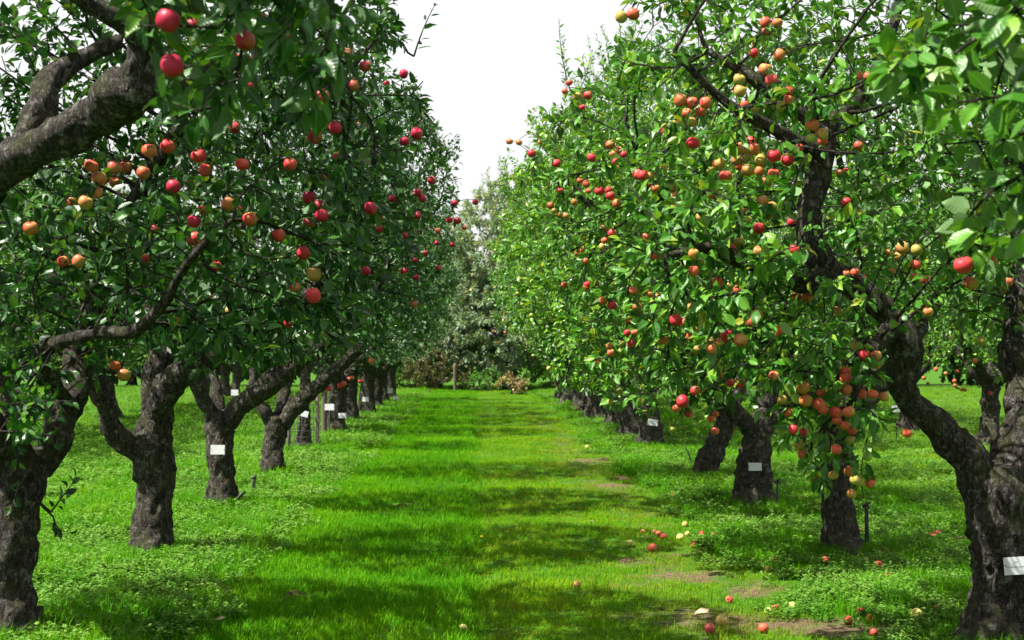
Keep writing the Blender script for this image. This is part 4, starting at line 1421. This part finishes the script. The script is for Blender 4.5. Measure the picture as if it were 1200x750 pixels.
# build the meshes
for ti, T in enumerate(TREES):
    root, t = T['root'], T['tree']
    if T['hero']:
        wood = wood_meshes(t, T['y'] < 22)
        k = T['keep'].copy()
        k[T['single']] = False
        if T.get('wood'):
            V0, T0 = (SPIKE_V, FAR_T) if 'willow' in root.name else (FAR_V, FAR_T)
        else:
            V0, T0 = (LOW_V, LOW_T) if T['y'] < 16 else (LOW_V[[0, 3, 7, 1, 5]], np.array([[0, 1, 4], [1, 2, 4], [0, 4, 3], [4, 2, 3]]))
        if T.get('wood') is None and T['y'] >= 16:
            V0 = V0.copy(); V0[1] = (.27, .45, .05); V0[3] = (-.27, .45, .05); V0[4] = (0, .5, -.02)
        crown = leaf_mesh(t, k, V0, T0, LEAF[T['mat']])
        twig = t.twigs.mesh('twigs', BARK_TWIG)
    else:
        p = T['proto']
        wood, twig = p['wood'], p['twig']
        if p['crown'] is None:
            p['crown'] = leaf_mesh(t, T['keep'], FAR_V, FAR_T, LEAF[T['mat']])
        crown = p['crown']
    for me in wood:
        link(me.name.split('.')[0], me, root)
    tag(link('twigs', twig, root), kind='stuff')
    co = tag(link('crown', crown, root), kind='stuff')
    if not T['hero']:
        co.material_slots[0].link = 'OBJECT'
        co.material_slots[0].material = LEAF[T['mat']]
    for cp in T.get('copies', ()):
        for me in wood:
            link(me.name.split('.')[0], me, cp)
        tag(link('twigs', twig, cp), kind='stuff')
        tag(link('crown', crown, cp), kind='stuff')
    for q in T['single']:
        o = link('leaf', NEAR_LEAF[T['mat']][int(q) % 3], root)
        m4 = Matrix([list(t.LR[q][i] * t.LS[q]) + [t.LP[q][i]] for i in range(3)] + [[0, 0, 0, 1]])
        o.matrix_local = m4
for k, (p, dia, kind, ti, tp) in enumerate(apples):
    T = TREES[ti]
    loc = np.linalg.inv(T['M']) @ (p - T['base'])
    sc = dia / np.array(T.get('scale', (1.0, 1.0, 1.0)))
    o = link('apple', APPLE_ME[kind][k % 3], T['root'], loc, (random.uniform(-.5, .5), random.uniform(-.5, .5), random.uniform(2.2, 4.6) - T['rz']), tuple(sc * np.array([random.uniform(.92, 1.06), random.uniform(.92, 1.06), random.uniform(.84, 1.04)])))


# ------------------------------------------------------------------ the young tree in its guard (left row)
def young_tree():
    x, y = at(356, 522, 24.2)[:2]
    base = base_pt(x, y)
    t = grow(401, [(None, [(0, 0, 0, .11), (0, 0, .4, .095), (.02, 0, .9, .085), (.02, .02, 1.5, .07), (0, 0, 2.1, .04)]),
                   (0, [(.02, 0, 1.3, .04), (.4, .1, 1.8, .03), (.8, .1, 2.4, .015)]), (0, [(.02, 0, 1.4, .04), (-.4, -.1, 1.9, .03), (-.7, 0, 2.5, .015)])],
             [(0.1, 0, 2.6, 1.2, 1.2, 1.1, 1)], 300, lambda p: p[2] < 1.6, leaves_per=8, n_shoots=8)
    root = tag(link('young_apple_tree', None, None, base), 'young apple tree with a thin trunk inside the mesh guard, left row', 'apple tree', GL)
    for me in wood_meshes(t, True):
        link(me.name.split('.')[0], me, root)
    tag(link('twigs', t.twigs.mesh('twigs', BARK_TWIG), root), kind='stuff')
    tag(link('crown', leaf_mesh(t, np.ones(len(t.LP), bool), FAR_V, FAR_T, LEAF['mid']), root), kind='stuff')
    g = tag(link('tree_guard', None, None, base), 'dark wire mesh tree guard round the young trunk in the left row', 'tree guard')
    n = 12
    for k in range(n):
        a = 2 * math.pi * k / n
        s = Soup()
        tube(s, [(math.cos(a) * .27, math.sin(a) * .27, -.02), (math.cos(a) * .27, math.sin(a) * .27, .78)], [.005, .005], 5)
        link('upright_wire', s.mesh('upright_wire', M_WIRE), g)
    for k in range(8):
        s = Soup()
        z = .04 + k * .105
        tube(s, [(math.cos(a) * .272, math.sin(a) * .272, z) for a in np.linspace(0, 2 * math.pi, 25)], [.004] * 25, 4, cap=False)
        link('hoop_wire', s.mesh('hoop_wire', M_WIRE), g)
    for sx in (-1, 1):
        s = Soup()
        tube(s, [(sx * .24, -.16, -.05), (sx * .24, -.16, .95)], [.035, .033], 8, .05)
        link('guard_post', s.mesh('guard_post', M_POST), g)


young_tree()


# ------------------------------------------------------------------ plates, stakes, hose, posts
def plate(px, py, d, w, h, label, tilt=0.0, lines=True, stake=False):
    c = at(px, py, d)
    root = tag(link('name_plate', None, None, c, (math.radians(-4), tilt, math.radians(-2))), label, 'name plate', 'white name plates of the trees')
    s = Soup()
    s.box((0, 0, 0), (w, .004, h))
    panel = link('plate_panel', s.mesh('plate_panel', M_PLATE, False), root)
    for sx in (-1, 1):
        s = Soup()
        tube(s, [(sx * w * .44, -.002, h * .05), (sx * w * .44, -.006, h * .05)], [.004, .004], 6)
        link('nail', s.mesh('nail', M_STAKE), panel)
    if stake:
        s = Soup()
        z = c[2] - float(ground_z(c[0], c[1]))
        tube(s, [(0, .006, -z - .05), (0, .006, h * .4)], [.008, .008], 6)
        link('stake', s.mesh('stake', M_STAKE), root)
    return root


plate(885, 547, 15.17, .14, .085, 'white plate on the wide dark trunk of the third tree in the right row')
pl = plate(1192, 663, 8.06, .15, .10, 'white plate cut by the right picture edge on the big grey trunk', -.06)
random.seed(3)
for z, xs in ((.022, [(-.005, .02)]), (-.006, [(-.045, .03), (-.008, .035), (.035, .03)])):    # two faint rows of print
    for x, w in xs:
        s = Soup()
        k = 0.0
        while k < w:
            g = random.uniform(.003, .006)
            s.box((x - w / 2 + k, -.0025, z), (g * .7, .001, random.uniform(.004, .007)))
            k += g + .002
        link('print_word', s.mesh('print_word', M_INK, False), pl.children[0])
plate(255, 527, 15.2, .15, .10, 'white plate on the slim lit trunk of the third tree in the left row')
plate(765, 495, 24.2, .17, .11, 'white plate on the low leafy trunk of the fifth tree in the right row', .15)
plate(723, 478, 29.8, .16, .11, 'white plate on the seventh trunk of the right row, above green fruit')
plate(357, 485, 23.85, .12, .10, 'white plate hung on the rim of the mesh tree guard', .25)
plate(386, 477, 27.2, .18, .12, 'larger white plate on a stake beside a wooden post in the left row', 0, True, True)
plate(401, 487, 28.1, .16, .10, 'white plate low on the trunk just past the wooden post in the left row')
plate(428, 468, 31.9, .15, .10, 'small white plate on a shaded trunk halfway down the left row')
plate(457, 458, 39.0, .14, .14, 'white plate on a stake far down the left row', 0, True, True)
plate(464, 466, 38.6, .13, .09, 'lowest small white plate far down the left row', 0, True, True)
plate(661, 457, 45.7, .17, .12, 'tiny white plate on the farthest plated trunk of the right row')
plate(690, 461, 36.35, .17, .12, 'tiny white plate on a shaded trunk between pale trunks far down the right row')
plate(275, 460, 30.0, .15, .12, 'pale plate in the next row seen between the left trunks', 0, True, True)
plate(1050, 479, 26.0, .16, .12, 'small pale plate in the next row seen under the right tree limb', 0, True, True)


def post(px, py, d, h, r, label, mat=M_POST, lean=(0, 0), name='wooden_post', cat='post'):
    c = at(px, py, d)
    z = float(ground_z(c[0], c[1]))
    s = Soup()
    tube(s, spline([(0, 0, -.05, r), (lean[0] * .5, lean[1] * .5, h * .5, r * .97), (lean[0], lean[1], h, r * .93)], .15)[:, :3], np.full(len(spline([(0, 0, -.05, r), (lean[0] * .5, lean[1] * .5, h * .5, r), (lean[0], lean[1], h, r)], .15)), r), 10, .06)
    return tag(link(name, s.mesh(name, mat), None, (c[0], c[1], z)), label, cat)


post(533, 457, 54.0, 1.05, .06, 'weathered wooden post standing at the end of the alley')
post(380, 497, 27.6, .95, .055, 'short wooden post beside the larger staked plate in the left row')


def stake(px, py, h_px, label, lean=0.0, two=False, clip=True):
    d = F_PX * GROUND_H / (py - 406.0)
    c = at(px, py, d)
    z = float(ground_z(c[0], c[1]))
    h = h_px * d / F_PX
    root = tag(link('irrigation_stake', None, None, (c[0], c[1], z - .02)), label, 'stake', 'black irrigation stakes by the trunks')
    s = Soup()
    tube(s, [(0, 0, -.05), (lean * .5, 0, h * .5), (lean, 0, h)], [.010, .011, .010], 7)
    link('rod', s.mesh('rod', M_STAKE), root)
    if two:
        s = Soup()
        tube(s, [(.025, .01, -.05), (.02 + lean * .5, .01, h * .5), (.018 + lean, .01, h * .95)], [.009, .008, .008], 7)
        link('feed_tube', s.mesh('feed_tube', M_HOSE), root)
    if clip:
        s = Soup()
        tube(s, [(lean - .03, 0, h - .01), (lean, 0, h + .012), (lean + .035, .005, h + .03)], [.011, .014, .010], 7)
        tube(s, [(lean + .01, 0, h + .01), (lean + .03, -.01, h - .02)], [.012, .008], 6)
        link('sprinkler_head', s.mesh('sprinkler_head', M_STAKE), root)


stake(1015, 652, 58, 'black double irrigation stake beside the short dark trunk on the right', 0, True)
stake(911, 603, 38, 'thin black stake right of the wide plated trunk')
stake(814, 548, 28, 'tilted black stake left of the leaning trunk', -.14, False, False)
stake(266, 598, 22, 'black stake fallen aslant at the foot of the plated left trunk', .18, True, False)
stake(295, 582, 24, 'small black stake in the weeds between two left trunks', .02, True)
stake(168, 646, 36, 'black stake against the front of the stout left trunk', .01, True)
stake(338, 535, 26, 'thin dark stake just left of the mesh tree guard', 0, False, False)

hp = []
for px, py in ((1030, 655), (1047, 661), (1075, 673), (1098, 690), (1118, 699), (1150, 712), (1185, 722)):
    d = F_PX * GROUND_H / (py - 406.0)
    c = at(px, py, d)
    hp.append((c[0], c[1], float(ground_z(c[0], c[1])) + .035, .011))
s = Soup()
hs = spline(hp, .06)
tube(s, hs[:, :3], hs[:, 3], 8)
tag(link('irrigation_hose', s.mesh('irrigation_hose', M_HOSE)), 'black irrigation hose lying in the grass left of the big grey trunk', 'hose')


# ------------------------------------------------------------------ windfalls and litter on the ground
WIND = [(846, 737, 14, 'p', 'large pale yellow green windfall on bare soil at the bottom edge'), (832, 748, 13, 'c', 'crimson windfall cut by the bottom edge left of the pale green one'),
        (895, 746, 12, 'o', 'peach windfall on bare soil cut by the bottom edge'), (994, 734, 11, 'o', 'orange windfall left of the red one near the bottom edge'),
        (1008, 726, 11, 'c', 'round red windfall on the soil near the bottom right'), (1019, 733, 10, 'o', 'brownish windfall touching the grass right of the red one'),
        (1024, 747, 10, 'o', 'peach windfall below the brownish one at the bottom edge'), (1075, 733, 14, 'p', 'yellow green windfall in the weeds left of the grey trunk foot'),
        (1097, 727, 11, 'o', 'tan windfall next to the foot of the big grey trunk'), (1030, 670, 11, 'r', 'upper blushed windfall of the group right of the double stake'),
        (1040, 684, 13, 'c', 'lower red windfall of the group right of the double stake'), (1034, 683, 9, 'p', 'pale split windfall beside the lower red one'),
        (1097, 703, 11, 'r', 'orange red windfall near the hose'), (1057, 622, 9, 'o', 'peach windfall alone in the shaded grass behind the double stake'),
        (1099, 632, 9, 'c', 'dark red windfall of a touching pair behind the big trunk'), (1092, 634, 8, 'o', 'dull windfall of a touching pair behind the big trunk'),
        (1121, 641, 9, 'c', 'left red windfall of the pair beside the big trunk'), (1130, 641, 9, 'c', 'right red windfall of the pair beside the big trunk'),
        (1077, 649, 8, 'p', 'yellow windfall in the weeds behind the hose'), (1102, 619, 7, 'p', 'small yellow windfall in the far grass by the big trunk'),
        (955, 599, 8, 'o', 'peach windfall left of the short dark trunk'), (907, 664, 8, 'o', 'tan windfall in the weeds before the short dark trunk'),
        (928, 663, 7, 'p', 'cream windfall in the weeds before the short dark trunk'), (900, 673, 8, 'p', 'pale green windfall beside the soil patch'),
        (900, 719, 8, 'p', 'yellow green windfall in mown grass above the bottom soil'), (803, 618, 7, 'p', 'yellow windfall, rightmost of the loose group on the mown grass'),
        (765, 646, 11, 'r', 'red windfall, lowest of the loose group on the mown grass'), (738, 641, 8, 'p', 'yellow windfall, leftmost of the loose group on the mown grass'),
        (772, 631, 8, 'o', 'peach windfall, middle of the loose group on the mown grass'), (797, 635, 9, 'p', 'yellow windfall below the rightmost of the loose group'),
        (543, 737, 11, 'p', 'lone yellow windfall on the alley at the bottom centre'), (676, 690, 9, 'r', 'lone pinkish windfall sunk in the grass of the alley'),
        (292, 653, 8, 'r', 'pink windfall in the weeds between the alley and the stout left trunk'), (268, 653, 7, 'o', 'faded windfall left of the pink one in the weeds'),
        (833, 580, 6, 'o', 'small windfall below the leaning trunk'), (837, 607, 7, 'p', 'small yellowish windfall on the grass below the plated right trunk'),
        (790, 583, 6, 'r', 'small pink windfall on the grass left of the leaning trunk'), (34, 744, 9, 'c', 'red windfall at the foot of the left edge trunk'),
        (1015, 663, 7, 'p', 'dull yellow windfall at the foot of the double stake'), (1047, 700, 7, 'o', 'small tan windfall below the red group right of the stake'),
        (917, 546, 5, 'p', 'tiny windfall in the grass right of the plated trunk'), (688, 527, 5, 'p', 'tiny yellow windfall far along the right side of the alley')]
for k, (px, py, w, kind, lab) in enumerate(WIND):
    d = F_PX * GROUND_H / (py - 406.0) - .02
    c = at(px, py, d)
    dia = float(np.clip(w * d / F_PX, .05, .078))
    o = link('fallen_apple', APPLE_ME[kind][k % 3], None, (c[0], c[1], float(ground_z(c[0], c[1])) + dia * .47),
             (random.uniform(.6, 2.6), random.uniform(-.8, .8), random.uniform(0, 6.28)), (dia, dia, dia))
    tag(o, lab, 'apple', 'windfall apples on the ground')


wr = np.random.default_rng(12)
for k in range(18):
    x, y = wr.uniform(1.5, 3.9), wr.uniform(8.6, 13.5)
    dia = wr.uniform(.05, .07)
    o = link('fallen_apple', APPLE_ME['rorpyc'[k % 6]][k % 3], None, (x, y, float(ground_z(x, y)) + dia * .36), (wr.uniform(.6, 2.6), wr.uniform(-.8, .8), wr.uniform(0, 6.28)), (dia, dia, dia))
    tag(o, 'small windfall half sunk in the weeds among the near right trunks', 'apple', 'windfalls sunk in the weeds')


def on_ground(px, py):
    d = F_PX * GROUND_H / (py - 406.0)
    c = at(px, py, d)
    return np.array([c[0], c[1], float(ground_z(c[0], c[1]))])


def stick(pts, r, label):
    P = [on_ground(*p) for p in pts]
    c0 = P[0].copy()
    s = Soup()
    R_ = spline([[*(p - c0 + np.array([0, 0, .03])), r * (1 - .4 * k / len(P))] for k, p in enumerate(P)], .04)
    tube(s, R_[:, :3], R_[:, 3], 8, .15)
    tag(link('fallen_stick', s.mesh('fallen_stick', M_STICK), None, c0), label, 'stick')


stick([(92, 737), (100, 722), (106, 708), (119, 700)], .017, 'crooked dead stick in the weeds at the bottom left')
stick([(790, 722), (806, 722), (818, 727)], .006, 'thin dry stalk joining the withered leaves near the bottom')

lv = np.array([[0, 0, 0], [.3, .3, .12], [.32, .65, .05], [0, 1, .1], [-.3, .62, .16], [-.28, .3, .04], [0, .45, -.03]])
lt = [(0, 1, 6), (1, 2, 6), (2, 3, 6), (3, 4, 6), (4, 5, 6), (5, 0, 6)]
dry_me = mesh_np('withered_leaf', lv, lt, M_DRY, None, True)
for px, py, s_, rz, lab in ((783, 724, .11, 1.9, 'withered buff leaf on the left end of the dry stalk'), (813, 730, .12, -1.2, 'withered buff leaf on the right end of the dry stalk'),
                            (112, 729, .07, .4, 'pale curled leaf beside the dead stick at bottom left'), (248, 733, .09, -1.5, 'whitish leaf lying in the grass at bottom left')):
    c = on_ground(px, py)
    tag(link('withered_leaf', dry_me, None, (c[0], c[1], c[2] + .035), (.15, .1, rz), (s_, s_, s_)), lab, 'leaf', 'withered leaves on the ground')


def soil_heap(px, py, w, label):
    c = on_ground(px, py)
    r = np.random.default_rng(int(px))
    n = 14
    V, T = [], []
    for k, (q, z) in enumerate(((1.0, -.02), (.75, .25), (.45, .42), (.15, .5))):
        for j in range(n):
            a = 2 * math.pi * j / n
            m = q * r.uniform(.75, 1.2)
            V.append((math.cos(a) * m * w, math.sin(a) * m * w * .8, z * w * r.uniform(.45, .9)))
    for k in range(3):
        for j in range(n):
            a, b = k * n + j, k * n + (j + 1) % n
            T += [(a, b, b + n), (a, b + n, a + n)]
    T += [(3 * n, 3 * n + j, 3 * n + j + 1) for j in range(1, n - 1)]
    tag(link('soil_heap', mesh_np('soil_heap', V, T, M_SOIL, None, True), None, tuple(c)), label, 'soil heap', 'small heaps of turned soil')


for px, py, w, lab in ((345, 701, .11, 'dark crumbled soil heap on the left side of the alley near the camera'), (470, 593, .10, 'soil heap on the alley below the first light band'),
                       (461, 541, .10, 'small dark soil heap on the left half of the alley farther off'), (708, 541, .12, 'black soil heap in the bare patch on the right of the alley'),
                       (730, 561, .12, 'soil heap just below the bare patch on the right of the alley'), (383, 697, .07, 'small flat soil heap right of the near left one'),
                       (735, 655, .08, 'soil heap below the red windfall on the mown grass'), (562, 625, .05, 'tiny soil crumb heap on the centre seam of the alley'),
                       (838, 642, .09, 'soil heap in the weeds below the loose windfalls'), (402, 634, .07, 'soil heap at the shaded weed edge on the left')):
    soil_heap(px, py, w, lab)


def weed_plant(px, py, h, label, flower=None, dark=False):
    c = on_ground(px, py)
    root = tag(link('weed_plant', None, None, tuple(c)), label, 'weed', 'single weeds on the alley')
    r = np.random.default_rng(int(px + py))
    s = Soup()
    tube(s, [(0, 0, -.02), (.005, 0, h * .5), (.012, .004, h)], [.004, .003, .0025], 5)
    link('stem', s.mesh('stem', M_WEED), root)
    for k in range(7):
        a = k * 2.4 + r.uniform(0, .6)
        z = h * (.05 if k < 4 else r.uniform(.3, .8))
        s_ = r.uniform(.05, .09) * (1 if k < 4 else .6)
        o = link('leaf', NEAR_LEAF['mid'][k % 3], root, (0, 0, z), (r.uniform(.1, .6), 0, a), (s_, s_, s_))
    if flower:
        s = Soup()
        for k in range(12):
            a = k * math.pi / 6
            d = np.array([math.cos(a), math.sin(a), .25])
            w_ = np.array([-d[1], d[0], 0]) * .006
            b = np.array([.012, .004, h])
            s.add([b, b + d * .011 - w_, b + d * .02, b + d * .011 + w_], [(0, 1, 2), (0, 2, 3)])
        link('flower_head', s.mesh('flower_head', flower, False), root)


weed_plant(642, 577, .13, 'dandelion with a yellow head standing in the alley', M_DANDELION)
weed_plant(563, 637, .07, 'small low yellow flower on the centre seam', M_DANDELION)
weed_plant(692, 645, .26, 'tall grey seeding weed on the right half of the alley', M_PLATE)
weed_plant(514, 580, .12, 'pale leafy weed left of the centre seam')
